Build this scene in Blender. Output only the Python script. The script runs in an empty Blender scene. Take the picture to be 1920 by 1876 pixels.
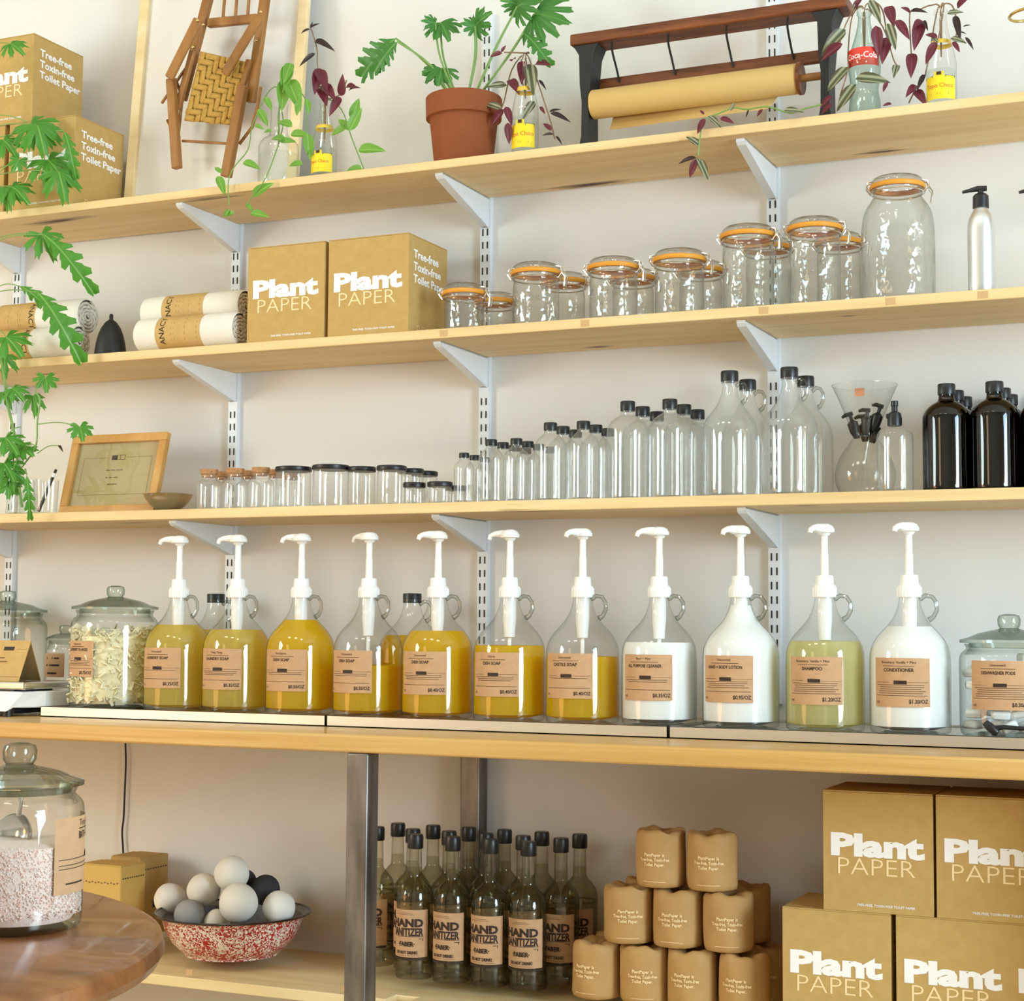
import bpy, bmesh, math, random
from mathutils import Vector, Matrix
random.seed(7)
sc = bpy.context.scene
COL = sc.collection
PI = math.pi
R = math.radians

# ------------------------------------------------------------------ camera
F, YAW, PIT, ROL = 3199.46, 0.42222, 0.07452, 0.00727      # focal length in pixels of the 1920 x 1876 frame
CAM = Vector((1.399, -3.7319, 1.1437))
_f = Vector((-math.sin(YAW), math.cos(YAW), 0)); _r = Vector((math.cos(YAW), math.sin(YAW), 0)); _u = Vector((0, 0, 1))
FW = _f * math.cos(PIT) + _u * math.sin(PIT)
_u2 = _u * math.cos(PIT) - _f * math.sin(PIT)
RT = _r * math.cos(ROL) + _u2 * math.sin(ROL)
UP = _u2 * math.cos(ROL) - _r * math.sin(ROL)
cd = bpy.data.cameras.new('camera'); cam = bpy.data.objects.new('camera', cd); COL.objects.link(cam)
cam.matrix_world = Matrix(((RT.x, UP.x, -FW.x, CAM.x), (RT.y, UP.y, -FW.y, CAM.y), (RT.z, UP.z, -FW.z, CAM.z), (0, 0, 0, 1)))
cd.sensor_fit = 'HORIZONTAL'; cd.sensor_width = 36; cd.lens = F * 36 / 1920; cd.clip_start = 0.05
sc.camera = cam

def ray(x, y): return FW + RT * ((x - 960) / F) - UP * ((y - 938) / F)
def atY(x, y, Y): d = ray(x, y); return CAM + d * ((Y - CAM.y) / d.y)
def atZ(x, y, Z): d = ray(x, y); return CAM + d * ((Z - CAM.z) / d.z)
def mpp(P): return (Vector(P) - CAM).dot(FW) / F             # metres per pixel at a point

# ------------------------------------------------------------------ light
vs = sc.view_settings
vs.view_transform = 'Standard'; vs.look = 'None'; vs.gamma = 1; vs.use_curve_mapping = False; vs.exposure = 0.0
sc.cycles.use_denoising = True
sc.cycles.max_bounces = 10; sc.cycles.diffuse_bounces = 5; sc.cycles.glossy_bounces = 4
sc.cycles.transmission_bounces = 4; sc.cycles.transparent_max_bounces = 64
sc.cycles.caustics_reflective = False; sc.cycles.caustics_refractive = False
world = bpy.data.worlds.new('daylight'); sc.world = world; world.use_nodes = True
bg = world.node_tree.nodes['Background']; bg.inputs[0].default_value = (1.0, 0.955, 0.88, 1); bg.inputs[1].default_value = 0.4

def area(name, loc, target, w, h, power, col):
    l = bpy.data.lights.new(name, 'AREA'); l.shape = 'RECTANGLE'; l.size = w; l.size_y = h; l.energy = power; l.color = col
    o = bpy.data.objects.new(name, l); COL.objects.link(o); o.location = loc
    o.rotation_euler = (Vector(target) - Vector(loc)).to_track_quat('-Z', 'Z').to_euler()
    return o
area('side_window_light', (4.7, -2.6, 1.35), (-.2, -.2, 1.5), 1.5, 2.0, 162, (0.80, 0.92, 0.98))       # daylight from the side window
area('side_transom_light', (4.7, -2.6, 2.1), (-.2, -.2, 1.6), 1.5, 1.4, 112, (0.50, 0.78, 1.0))         # open sky through the panes above it
area('left_window_light', (-3.2, -3.0, 2.1), (0, -.2, 1.5), 1.0, 1.4, 66, (0.80, 0.97, 0.94))           # high window of the opposite side wall
area('left_lamp_light', (-3.2, -3.0, 1.15), (0, -.2, 1.3), 1.0, 1.8, 28, (1.0, 0.46, 0.13))             # warm lamps along that wall
area('rear_warm_light', (-2.0, -6.2, 2.2), (-.2, 0, 1.4), 0.9, 1.8, 18, (1.0, 0.72, 0.40))          # window shape behind the camera, carrying the warm light of the room lamps
for k in range(3): area('ceiling_lamp_light', (-1.5 + 1.2 * k, -2.5, 3.55), (-1.5 + 1.2 * k, 0, 1.9), .5, .3, 5.2, (1.0, 0.99, 0.85))

# ------------------------------------------------------------------ materials
MATS = {}
def _mk(name):
    m = bpy.data.materials.new(name); m.use_nodes = True; nt = m.node_tree
    for n in list(nt.nodes): nt.nodes.remove(n)
    out = nt.nodes.new('ShaderNodeOutputMaterial'); MATS[name] = m
    return m, nt, out
def N(nt, t, **kw):
    n = nt.nodes.new(t)
    for k, v in kw.items(): setattr(n, k, v)
    return n
def L(nt, a, b): nt.links.new(a, b)
def c4(c): return (c[0], c[1], c[2], 1)
def srgb(r, g, b):
    f = lambda v: (v / 255 / 12.92) if v / 255 <= .04045 else ((v / 255 + .055) / 1.055) ** 2.4
    return (f(r), f(g), f(b))
def ramp(nt, stops):
    n = N(nt, 'ShaderNodeValToRGB'); e = n.color_ramp.elements
    while len(e) < len(stops): e.new(0.5)
    for el, (p, c) in zip(e, stops): el.position = p; el.color = c4(c)
    return n
def mathn(nt, op, a, b=None, clamp=False):
    n = N(nt, 'ShaderNodeMath', operation=op); n.use_clamp = clamp
    for i, v in enumerate((a, b)):
        if v is None: continue
        if isinstance(v, (int, float)): n.inputs[i].default_value = v
        else: L(nt, v, n.inputs[i])
    return n.outputs[0]
def pbr(name, col, rough=.5, metal=0., spec=.5, var=None, vscale=20, bump=0., bscale=200, trans=0, coat=0, stretch=(1, 1, 1)):
    m, nt, out = _mk(name)
    p = N(nt, 'ShaderNodeBsdfPrincipled'); L(nt, p.outputs[0], out.inputs[0])
    p.inputs['Base Color'].default_value = c4(col); p.inputs['Roughness'].default_value = rough
    p.inputs['Metallic'].default_value = metal; p.inputs['Specular IOR Level'].default_value = spec
    p.inputs['Coat Weight'].default_value = coat
    tc = N(nt, 'ShaderNodeTexCoord'); mp = N(nt, 'ShaderNodeMapping'); mp.inputs['Scale'].default_value = stretch
    L(nt, tc.outputs['Object'], mp.inputs[0])
    if var:
        nz = N(nt, 'ShaderNodeTexNoise'); nz.inputs['Scale'].default_value = vscale; nz.inputs['Detail'].default_value = 4
        L(nt, mp.outputs[0], nz.inputs[0])
        rp = ramp(nt, [(.3, col), (.7, var)]); L(nt, nz.outputs[0], rp.inputs[0]); L(nt, rp.outputs[0], p.inputs['Base Color'])
    if bump:
        nb = N(nt, 'ShaderNodeTexNoise'); nb.inputs['Scale'].default_value = bscale; nb.inputs['Detail'].default_value = 3
        L(nt, mp.outputs[0], nb.inputs[0])
        b = N(nt, 'ShaderNodeBump'); b.inputs['Strength'].default_value = bump; b.inputs['Distance'].default_value = .002
        L(nt, nb.outputs[0], b.inputs['Height']); L(nt, b.outputs[0], p.inputs['Normal'])
    return m
def wood(name, c1, c2, c3, along=(1.2, 14, 14), rough=.55, rings=.5, knots=(), coat=0):
    """grain runs along x of the object; knots = [(x, y, length, width)] in object metres, dark burls of the board itself"""
    m, nt, out = _mk(name)
    p = N(nt, 'ShaderNodeBsdfPrincipled'); L(nt, p.outputs[0], out.inputs[0])
    p.inputs['Roughness'].default_value = rough; p.inputs['Specular IOR Level'].default_value = .35; p.inputs['Coat Weight'].default_value = coat
    tc = N(nt, 'ShaderNodeTexCoord'); oi = N(nt, 'ShaderNodeObjectInfo')
    add = N(nt, 'ShaderNodeVectorMath', operation='ADD'); L(nt, tc.outputs['Object'], add.inputs[0])
    sc_ = N(nt, 'ShaderNodeVectorMath', operation='SCALE'); sc_.inputs[0].default_value = (7, 3, 5); L(nt, oi.outputs['Random'], sc_.inputs['Scale'])
    L(nt, sc_.outputs[0], add.inputs[1])
    mp = N(nt, 'ShaderNodeMapping'); mp.inputs['Scale'].default_value = along; L(nt, add.outputs[0], mp.inputs[0])
    n1 = N(nt, 'ShaderNodeTexNoise'); n1.inputs['Scale'].default_value = 1.6; n1.inputs['Detail'].default_value = 5; n1.inputs['Distortion'].default_value = .6
    L(nt, mp.outputs[0], n1.inputs[0])
    n2 = N(nt, 'ShaderNodeTexNoise'); n2.inputs['Scale'].default_value = 9; n2.inputs['Detail'].default_value = 3; L(nt, mp.outputs[0], n2.inputs[0])
    mixv = mathn(nt, 'ADD', mathn(nt, 'MULTIPLY', n1.outputs[0], 1 - .35 * rings), mathn(nt, 'MULTIPLY', n2.outputs[0], .35 * rings))
    rp = ramp(nt, [(.32, c1), (.5, c2), (.68, c3)]); L(nt, mixv, rp.inputs[0])
    col = rp.outputs[0]
    for (kx, ky, kl, kw) in knots:
        sub = N(nt, 'ShaderNodeVectorMath', operation='SUBTRACT'); L(nt, tc.outputs['Object'], sub.inputs[0]); sub.inputs[1].default_value = (kx, ky, 0)
        mm = N(nt, 'ShaderNodeVectorMath', operation='MULTIPLY'); L(nt, sub.outputs[0], mm.inputs[0]); mm.inputs[1].default_value = (1 / kl, 1 / kw, 0)
        ln = N(nt, 'ShaderNodeVectorMath', operation='LENGTH'); L(nt, mm.outputs[0], ln.inputs[0])
        d = mathn(nt, 'ADD', ln.outputs['Value'], mathn(nt, 'MULTIPLY', mathn(nt, 'SUBTRACT', n2.outputs[0], .5), 2.4))
        fac = mathn(nt, 'SUBTRACT', 1.15, d, clamp=True)
        mx = N(nt, 'ShaderNodeMixRGB'); L(nt, fac, mx.inputs[0]); L(nt, col, mx.inputs[1]); mx.inputs[2].default_value = c4(srgb(78, 42, 18))
        col = mx.outputs[0]
    L(nt, col, p.inputs['Base Color'])
    b = N(nt, 'ShaderNodeBump'); b.inputs['Strength'].default_value = .12; b.inputs['Distance'].default_value = .002
    L(nt, n2.outputs[0], b.inputs['Height']); L(nt, b.outputs[0], p.inputs['Normal'])
    return m
def glass(name, tint=(.985, .99, .985), edge=(.66, .69, .67), epow=3.8, rough=.015, wave=0., refl=1.0, white_mix=0.):
    """thin clear glass: see-through, greyer where the sight line runs along the wall, mirror gloss after Schlick"""
    m, nt, out = _mk(name)
    lw = N(nt, 'ShaderNodeLayerWeight'); lw.inputs[0].default_value = .5
    gl = N(nt, 'ShaderNodeBsdfGlossy'); gl.inputs['Roughness'].default_value = rough
    if wave:
        tc = N(nt, 'ShaderNodeTexCoord'); nb = N(nt, 'ShaderNodeTexNoise'); nb.inputs['Scale'].default_value = 28; L(nt, tc.outputs['Object'], nb.inputs[0])
        b = N(nt, 'ShaderNodeBump'); b.inputs['Strength'].default_value = wave; b.inputs['Distance'].default_value = .01
        L(nt, nb.outputs[0], b.inputs['Height']); L(nt, b.outputs[0], gl.inputs['Normal']); L(nt, b.outputs[0], lw.inputs['Normal'])
    fac = lw.outputs['Facing']
    e = mathn(nt, 'POWER', fac, epow)
    mx = N(nt, 'ShaderNodeMixRGB'); L(nt, e, mx.inputs[0]); mx.inputs[1].default_value = c4(tint); mx.inputs[2].default_value = c4(edge)
    tr = N(nt, 'ShaderNodeBsdfTransparent'); L(nt, mx.outputs[0], tr.inputs[0])
    fr = mathn(nt, 'ADD', mathn(nt, 'MULTIPLY', mathn(nt, 'POWER', fac, 5), .7 * refl), .065 * refl)
    ms = N(nt, 'ShaderNodeMixShader'); L(nt, fr, ms.inputs[0]); L(nt, tr.outputs[0], ms.inputs[1]); L(nt, gl.outputs[0], ms.inputs[2])
    last = ms.outputs[0]
    if white_mix:  # diffuse white stands in for brightness that refracted light gives thick glass
        df = N(nt, 'ShaderNodeBsdfDiffuse'); df.inputs[0].default_value = (.94, .96, .97, 1)
        tl = N(nt, 'ShaderNodeBsdfTranslucent'); tl.inputs[0].default_value = (.94, .96, .97, 1)
        md = N(nt, 'ShaderNodeMixShader'); md.inputs[0].default_value = .5; L(nt, df.outputs[0], md.inputs[1]); L(nt, tl.outputs[0], md.inputs[2])
        mh = N(nt, 'ShaderNodeMixShader'); mh.inputs[0].default_value = white_mix; L(nt, last, mh.inputs[1]); L(nt, md.outputs[0], mh.inputs[2]); last = mh.outputs[0]
    L(nt, last, out.inputs[0])
    return m
def liquid(name, col, body=.5, tint=None):
    m, nt, out = _mk(name)
    df = N(nt, 'ShaderNodeBsdfDiffuse'); df.inputs[0].default_value = c4(col)
    tl = N(nt, 'ShaderNodeBsdfTranslucent'); tl.inputs[0].default_value = c4(col)
    m1 = N(nt, 'ShaderNodeMixShader'); m1.inputs[0].default_value = .5; L(nt, df.outputs[0], m1.inputs[1]); L(nt, tl.outputs[0], m1.inputs[2])
    tr = N(nt, 'ShaderNodeBsdfTransparent'); tr.inputs[0].default_value = c4(tint or col)
    m2 = N(nt, 'ShaderNodeMixShader'); m2.inputs[0].default_value = body; L(nt, tr.outputs[0], m2.inputs[1]); L(nt, m1.outputs[0], m2.inputs[2])
    L(nt, m2.outputs[0], out.inputs[0])
    return m
def leafmat(name, top, vein, under, stripes=False):
    m, nt, out = _mk(name)
    tc = N(nt, 'ShaderNodeTexCoord'); sx = N(nt, 'ShaderNodeSeparateXYZ'); L(nt, tc.outputs['Object'], sx.inputs[0])
    ay = mathn(nt, 'ABSOLUTE', sx.outputs[1])
    if stripes: rp = ramp(nt, [(0, top), (.12, top), (.2, vein), (.34, vein), (.45, top), (.9, under)]); L(nt, mathn(nt, 'MULTIPLY', ay, 3.6), rp.inputs[0])
    else: rp = ramp(nt, [(0, vein), (.06, top)]); L(nt, mathn(nt, 'MULTIPLY', ay, 2), rp.inputs[0])
    ge = N(nt, 'ShaderNodeNewGeometry'); mx = N(nt, 'ShaderNodeMixRGB'); L(nt, ge.outputs['Backfacing'], mx.inputs[0])
    L(nt, rp.outputs[0], mx.inputs[1]); mx.inputs[2].default_value = c4(under)
    p = N(nt, 'ShaderNodeBsdfPrincipled'); p.inputs['Roughness'].default_value = .42; L(nt, mx.outputs[0], p.inputs['Base Color'])
    tl = N(nt, 'ShaderNodeBsdfTranslucent'); L(nt, mx.outputs[0], tl.inputs[0])
    ms = N(nt, 'ShaderNodeMixShader'); ms.inputs[0].default_value = .3; L(nt, p.outputs[0], ms.inputs[1]); L(nt, tl.outputs[0], ms.inputs[2])
    L(nt, ms.outputs[0], out.inputs[0])
    return m

WALL = pbr('wall_paint', (.79, .775, .755), .85, spec=.15, var=(.815, .80, .78), vscale=1.3, bump=.08, bscale=60)
FLOOR = wood('floor_wood', srgb(200, 176, 142), srgb(210, 188, 154), srgb(218, 198, 166), along=(.8, 8, 8))
PINE = wood('pine_pale', srgb(232, 206, 156), srgb(240, 218, 172), srgb(246, 228, 188))
def shelfwood(name, knots): return wood(name, srgb(224, 190, 136), srgb(233, 203, 150), srgb(240, 214, 166), along=(.9, 16, 16), knots=knots)
BLOCK = wood('counter_block', srgb(196, 150, 82), srgb(208, 164, 96), srgb(218, 178, 114), along=(.9, 26, 26), coat=.15, rough=.4)
PLUG = pbr('joint_plug', srgb(206, 168, 120), .6)
WALNUT = wood('table_walnut', srgb(104, 62, 32), srgb(132, 82, 46), srgb(156, 104, 62), along=(2, 9, 9), rough=.28, coat=.3)
DARKWOOD = wood('aged_dark_wood', srgb(74, 38, 16), srgb(112, 60, 28), srgb(140, 80, 42), along=(3, 30, 30), rough=.45)
CHAIRWOOD = wood('chair_oak', srgb(132, 88, 42), srgb(156, 106, 54), srgb(176, 126, 70), along=(9, 9, 3), rough=.4)
METALW = pbr('white_steel', (.80, .84, .90), .35, spec=.5)
SLOT = pbr('slot_dark', (.02, .018, .015), .7)
STEEL = pbr('raw_steel', (.11, .10, .092), .40, metal=.75, var=(.30, .28, .26), vscale=9, stretch=(3, 3, .6))
STEELD = pbr('raw_steel_edge', (.05, .045, .045), .4, metal=.6)
TRAY = pbr('brushed_tray', (.66, .62, .55), .38, metal=.85, var=(.72, .68, .61), vscale=3, stretch=(1, 8, 8))
CHROME = pbr('chrome', (.72, .71, .69), .16, metal=1)
BRASSBOWL = pbr('nickel_bowl', (.50, .47, .43), .12, metal=1)
BRASS = pbr('brass', (.60, .43, .16), .25, metal=1)
IRON = pbr('cast_iron', (.012, .012, .013), .5, spec=.4)
BLACKP = pbr('black_plastic', (.012, .012, .014), .38, bump=0)
WHITEP = pbr('white_plastic', (.90, .90, .89), .32, spec=.4)
ALU = pbr('brushed_aluminium', (.78, .79, .80), .38, metal=.9)
KRAFT = pbr('kraft_board', srgb(190, 156, 96), .8, spec=.15, var=srgb(198, 164, 104), vscale=40, bump=.05)
KRAFTD = pbr('kraft_board_cut', srgb(120, 82, 42), .9, spec=.1)
KLABEL = pbr('kraft_label', srgb(196, 156, 118), .7, spec=.2, var=srgb(204, 164, 126), vscale=60)
KBAND = pbr('kraft_band', srgb(198, 162, 102), .7, spec=.2, var=srgb(206, 170, 112), vscale=50)
KPAPER = pbr('kraft_wrap', srgb(182, 142, 88), .62, spec=.3, var=srgb(192, 152, 98), vscale=18, bump=.5, bscale=45)
KROLL = pbr('kraft_roll', srgb(208, 172, 108), .6, spec=.25)
INK = pbr('ink_dark', srgb(52, 34, 22), .7)
INKB = pbr('ink_brown', srgb(120, 84, 52), .7)
INKW = pbr('ink_white', (.93, .93, .92), .6)
CREAM = pbr('ink_cream', srgb(248, 220, 170), .6)
TERRA = pbr('terracotta', srgb(148, 86, 54), .8, spec=.15, var=srgb(136, 76, 46), vscale=9, bump=.15)
SOIL = pbr('soil', (.03, .02, .012), .9, bump=.6)
TOWEL = pbr('cotton_towel', (.84, .80, .72), .95, spec=.05, bump=.7, bscale=420)
TOWELE = pbr('towel_end', (.70, .64, .55), .95, spec=.05, bump=.9, bscale=260)
CORK = pbr('cork', srgb(196, 150, 104), .85, var=srgb(170, 120, 78), vscale=180, bump=.4)
WOOLW = pbr('wool_white', (.88, .85, .77), .97, spec=.03, bump=.15, bscale=330)
WOOLG = pbr('wool_grey', (.34, .33, .33), .97, spec=.03, var=(.46, .45, .44), vscale=160, bump=.15, bscale=330)
WOOLD = pbr('wool_charcoal', (.055, .055, .06), .97, spec=.03, bump=.15, bscale=330)
RUBBER = pbr('orange_rubber', srgb(228, 156, 52), .45, spec=.4)
ROPE = pbr('seat_cord', srgb(206, 164, 78), .75, var=srgb(186, 142, 62), vscale=60, stretch=(6, 6, 6), bump=.4)
SALT = pbr('pink_salt', srgb(244, 212, 200), .7, var=srgb(250, 236, 230), vscale=300, bump=.25, bscale=420)
FLAKE = pbr('soap_flake', srgb(246, 238, 204), .7, spec=.3)
POD = pbr('white_pod', (.92, .93, .92), .6)
PANELW = pbr('white_panel', (.82, .80, .77), .8, spec=.2)
PAPERC = pbr('certificate_paper', srgb(206, 184, 138), .75)
OAKF = wood('oak_frame', srgb(186, 134, 66), srgb(202, 150, 82), srgb(214, 166, 100), along=(6, 6, 6), rough=.35)
SCREEN = pbr('grey_screen', (.16, .18, .2), .3)
YELLOW = pbr('label_yellow', srgb(244, 218, 28), .5)
RED = pbr('label_red', srgb(226, 62, 42), .5)
REDINK = pbr('label_orange_ink', srgb(214, 110, 30), .5)
STICKER = pbr('brown_sticker', srgb(190, 132, 92), .7)
LOTION = pbr('lotion', (.88, .89, .87), .35, spec=.3)
G_CLEAR = glass('clear_glass')
G_LIT = glass('refill_bottle_glass', white_mix=.085, refl=1.3)  # white share imitates light gathered by the bottle walls
G_WAVY = glass('pressed_glass', tint=(.955, .96, .94), edge=(.50, .51, .45), epow=2.4, wave=.55, rough=.06, refl=1.5, white_mix=.05)
G_JAR = glass('greenish_jar_glass', tint=(.975, .985, .975), edge=(.42, .50, .44), epow=2.6)
G_COKE = glass('pale_green_glass', tint=(.84, .91, .87), edge=(.42, .58, .50), epow=1.8)
G_AMBER = glass('amber_glass', tint=(.155, .055, .016), edge=(.02, .008, .004), epow=1.4, refl=1.1)
G_SMOKE = glass('bottle_glass', tint=(.90, .89, .83), edge=(.36, .35, .28), epow=2.0)
G_PANE = glass('frame_pane', tint=(.97, .97, .95), edge=(.9, .9, .88))
L_AMBER = liquid('dish_soap', srgb(253, 216, 40), .72, srgb(248, 216, 90))
L_PALE = liquid('laundry_soap', srgb(250, 226, 112), .62, srgb(246, 228, 150))
L_GREEN = liquid('shampoo', srgb(244, 238, 176), .62, srgb(242, 236, 186))
L_CLEAR = liquid('clear_liquid', srgb(150, 146, 120), .10, (.90, .89, .80))
L_WATER = liquid('water', (.8, .84, .8), .06, (.94, .96, .94))
GREEN1 = leafmat('leaf_pothos', srgb(120, 176, 66), srgb(164, 206, 104), srgb(150, 196, 98))
GREEN2 = leafmat('leaf_philodendron', srgb(74, 138, 58), srgb(120, 176, 88), srgb(112, 168, 84))
GREEN3 = leafmat('leaf_geranium', srgb(88, 158, 56), srgb(150, 200, 104), srgb(126, 184, 92))
TRAD = leafmat('leaf_striped', srgb(92, 100, 70), srgb(176, 176, 146), srgb(128, 44, 74), stripes=True)
PURPLE = leafmat('leaf_purple', srgb(112, 44, 58), srgb(146, 64, 84), srgb(140, 40, 84))
STEMG = pbr('stem_green', srgb(122, 160, 82), .55)
STEMP = pbr('stem_brown', srgb(140, 110, 80), .6)

def enamel():
    m, nt, out = _mk('speckled_enamel')
    p = N(nt, 'ShaderNodeBsdfPrincipled'); L(nt, p.outputs[0], out.inputs[0]); p.inputs['Roughness'].default_value = .15; p.inputs['Coat Weight'].default_value = .4
    tc = N(nt, 'ShaderNodeTexCoord'); n = N(nt, 'ShaderNodeTexNoise'); n.inputs['Scale'].default_value = 105; n.inputs['Detail'].default_value = 1.0; n.inputs['Distortion'].default_value = 2.2
    L(nt, tc.outputs['Object'], n.inputs[0])
    n2 = N(nt, 'ShaderNodeTexNoise'); n2.inputs['Scale'].default_value = 24; L(nt, tc.outputs['Object'], n2.inputs[0])
    s = mathn(nt, 'ADD', n.outputs[0], mathn(nt, 'MULTIPLY', mathn(nt, 'SUBTRACT', n2.outputs[0], .5), .35))
    rp = ramp(nt, [(.475, srgb(240, 228, 216)), (.505, srgb(150, 26, 30)), (.62, srgb(184, 20, 24))]); rp.color_ramp.interpolation = 'LINEAR'
    L(nt, s, rp.inputs[0]); L(nt, rp.outputs[0], p.inputs['Base Color'])
    return m
ENAMEL = enamel()
ENAMELD = pbr('enamel_rim', (.03, .012, .012), .2)
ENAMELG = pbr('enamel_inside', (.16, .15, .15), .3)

# ------------------------------------------------------------------ mesh helpers
class MB:
    def __init__(s): s.v = []; s.f = []; s.m = []
    def add(s, vs_, fs, mi=0, M=None):
        o = len(s.v)
        s.v += [tuple(M @ Vector(p)) if M else tuple(p) for p in vs_]
        s.f += [tuple(i + o for i in f) for f in fs]; s.m += [mi] * len(fs)
        return s
    def box(s, c, d, mi=0, M=None):
        x, y, z = c; a, b, h = d[0] / 2, d[1] / 2, d[2] / 2
        vv = [(x + i * a, y + j * b, z + k * h) for k in (-1, 1) for j in (-1, 1) for i in (-1, 1)]
        return s.add(vv, [(0, 2, 3, 1), (4, 5, 7, 6), (0, 1, 5, 4), (2, 6, 7, 3), (0, 4, 6, 2), (1, 3, 7, 5)], mi, M)
    def lathe(s, prof, seg=32, mi=0, M=None):
        vv = []; rings = []
        for r, z in prof:
            if r < 1e-6: rings.append([len(vv)]); vv.append((0, 0, z))
            else:
                rings.append(list(range(len(vv), len(vv) + seg)))
                vv += [(r * math.cos(2 * PI * i / seg), r * math.sin(2 * PI * i / seg), z) for i in range(seg)]
        ff = []
        for a, b in zip(rings, rings[1:]):
            for i in range(seg):
                j = (i + 1) % seg
                if len(a) == 1 and len(b) == 1: continue
                if len(a) == 1: ff.append((a[0], b[j], b[i]))
                elif len(b) == 1: ff.append((a[i], a[j], b[0]))
                else: ff.append((a[i], a[j], b[j], b[i]))
        return s.add(vv, ff, mi, M)
    def tube(s, pts, r, seg=8, mi=0, cap=True, M=None, closed=False, flat=None):
        pts = [Vector(p) for p in pts]; n = len(pts); rs = r if isinstance(r, (list, tuple)) else [r] * n
        vv = []; nrm = None
        for i, p in enumerate(pts):
            t = (pts[(i + 1) % n] - pts[i - 1]) if closed else (pts[min(i + 1, n - 1)] - pts[max(i - 1, 0)])
            t = t.normalized() if t.length > 1e-9 else Vector((0, 0, 1))
            if nrm is None:
                nrm = t.orthogonal().normalized() if flat is None else (Vector(flat) - t * t.dot(Vector(flat))).normalized()
            else:
                nrm = (nrm - t * nrm.dot(t)); nrm = nrm.normalized() if nrm.length > 1e-6 else t.orthogonal().normalized()
            b = t.cross(nrm)
            for k in range(seg):
                a = 2 * PI * k / seg; vv.append(p + (nrm * math.cos(a) + b * math.sin(a)) * rs[i])
        ff = []
        for i in range(n if closed else n - 1):
            for k in range(seg):
                a0 = i * seg; b0 = ((i + 1) % n) * seg; k2 = (k + 1) % seg
                ff.append((a0 + k, a0 + k2, b0 + k2, b0 + k))
        if cap and not closed: ff.append(tuple(range(seg))[::-1]); ff.append(tuple(range((n - 1) * seg, n * seg)))
        return s.add(vv, ff, mi, M)
    def beam(s, p, q, w, t, wdir=(1, 0, 0), mi=0):
        """rectangular bar from p to q, w across wdir, t in the third direction"""
        p, q = Vector(p), Vector(q); d = (q - p).normalized(); a = Vector(wdir); a = (a - d * a.dot(d)).normalized(); b = d.cross(a)
        vv = [e + a * (i * w / 2) + b * (j * t / 2) for e in (p, q) for j in (-1, 1) for i in (-1, 1)]
        return s.add(vv, [(0, 2, 3, 1), (4, 5, 7, 6), (0, 1, 5, 4), (2, 6, 7, 3), (0, 4, 6, 2), (1, 3, 7, 5)], mi)
    def prism(s, poly, y0, y1, mi=0, M=None):
        """outline in x,z pushed from y0 to y1"""
        n = len(poly); vv = [(x, y0, z) for x, z in poly] + [(x, y1, z) for x, z in poly]
        ff = [tuple(range(n)), tuple(range(2 * n - 1, n - 1, -1))] + [(i, i + n, (i + 1) % n + n, (i + 1) % n) for i in range(n)]
        return s.add(vv, ff, mi, M)
    def mesh(s, name, mats, smooth=True, angle=35):
        me = bpy.data.meshes.new(name); me.from_pydata(s.v, [], s.f)
        for m in (mats if isinstance(mats, (list, tuple)) else [mats]): me.materials.append(m)
        if len(me.materials) > 1: me.polygons.foreach_set('material_index', s.m)
        me.update()
        bm = bmesh.new(); bm.from_mesh(me); bmesh.ops.recalc_face_normals(bm, faces=bm.faces); bm.to_mesh(me); bm.free()
        if smooth:
            me.shade_smooth(); me.set_sharp_from_angle(angle=R(angle))
        return me
def obj(name, me, parent=None, loc=None, rot=None, scale=None, bevel=0):
    o = bpy.data.objects.new(name, me); COL.objects.link(o)
    if parent: o.parent = parent
    if loc is not None: o.location = loc
    if rot is not None: o.rotation_euler = rot
    if scale is not None: o.scale = scale
    if bevel:
        b = o.modifiers.new('bevel', 'BEVEL'); b.width = bevel; b.segments = 2; b.limit_method = 'ANGLE'
    return o
def put(name, mb, mats, parent=None, loc=None, rot=None, bevel=0, smooth=True, angle=35):
    return obj(name, mb.mesh(name, mats, smooth, angle), parent, loc, rot, bevel=bevel)
def tag(o, label=None, cat=None, group=None, kind=None):
    if label: o['label'] = label
    if cat: o['category'] = cat
    if group: o['group'] = group
    if kind: o['kind'] = kind
    return o
def thing(name, loc, label, cat, group=None, rz=0):
    o = bpy.data.objects.new(name, None); COL.objects.link(o); o.empty_display_size = .02
    o.location = loc; o.rotation_euler = (0, 0, rz)
    return tag(o, label, cat, group)
def copy_tree(o, loc, label=None, group=None, rz=None, parent=None, skip=()):
    c = o.copy(); COL.objects.link(c)
    if parent: c.parent = parent
    else:
        c.location = loc
        if rz is not None: c.rotation_euler = (0, 0, rz)
        if label: c['label'] = label
        if group: c['group'] = group
    for ch in list(o.children):
        if ch.name.split('.')[0] not in skip: copy_tree(ch, None, parent=c)
    return c

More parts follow.
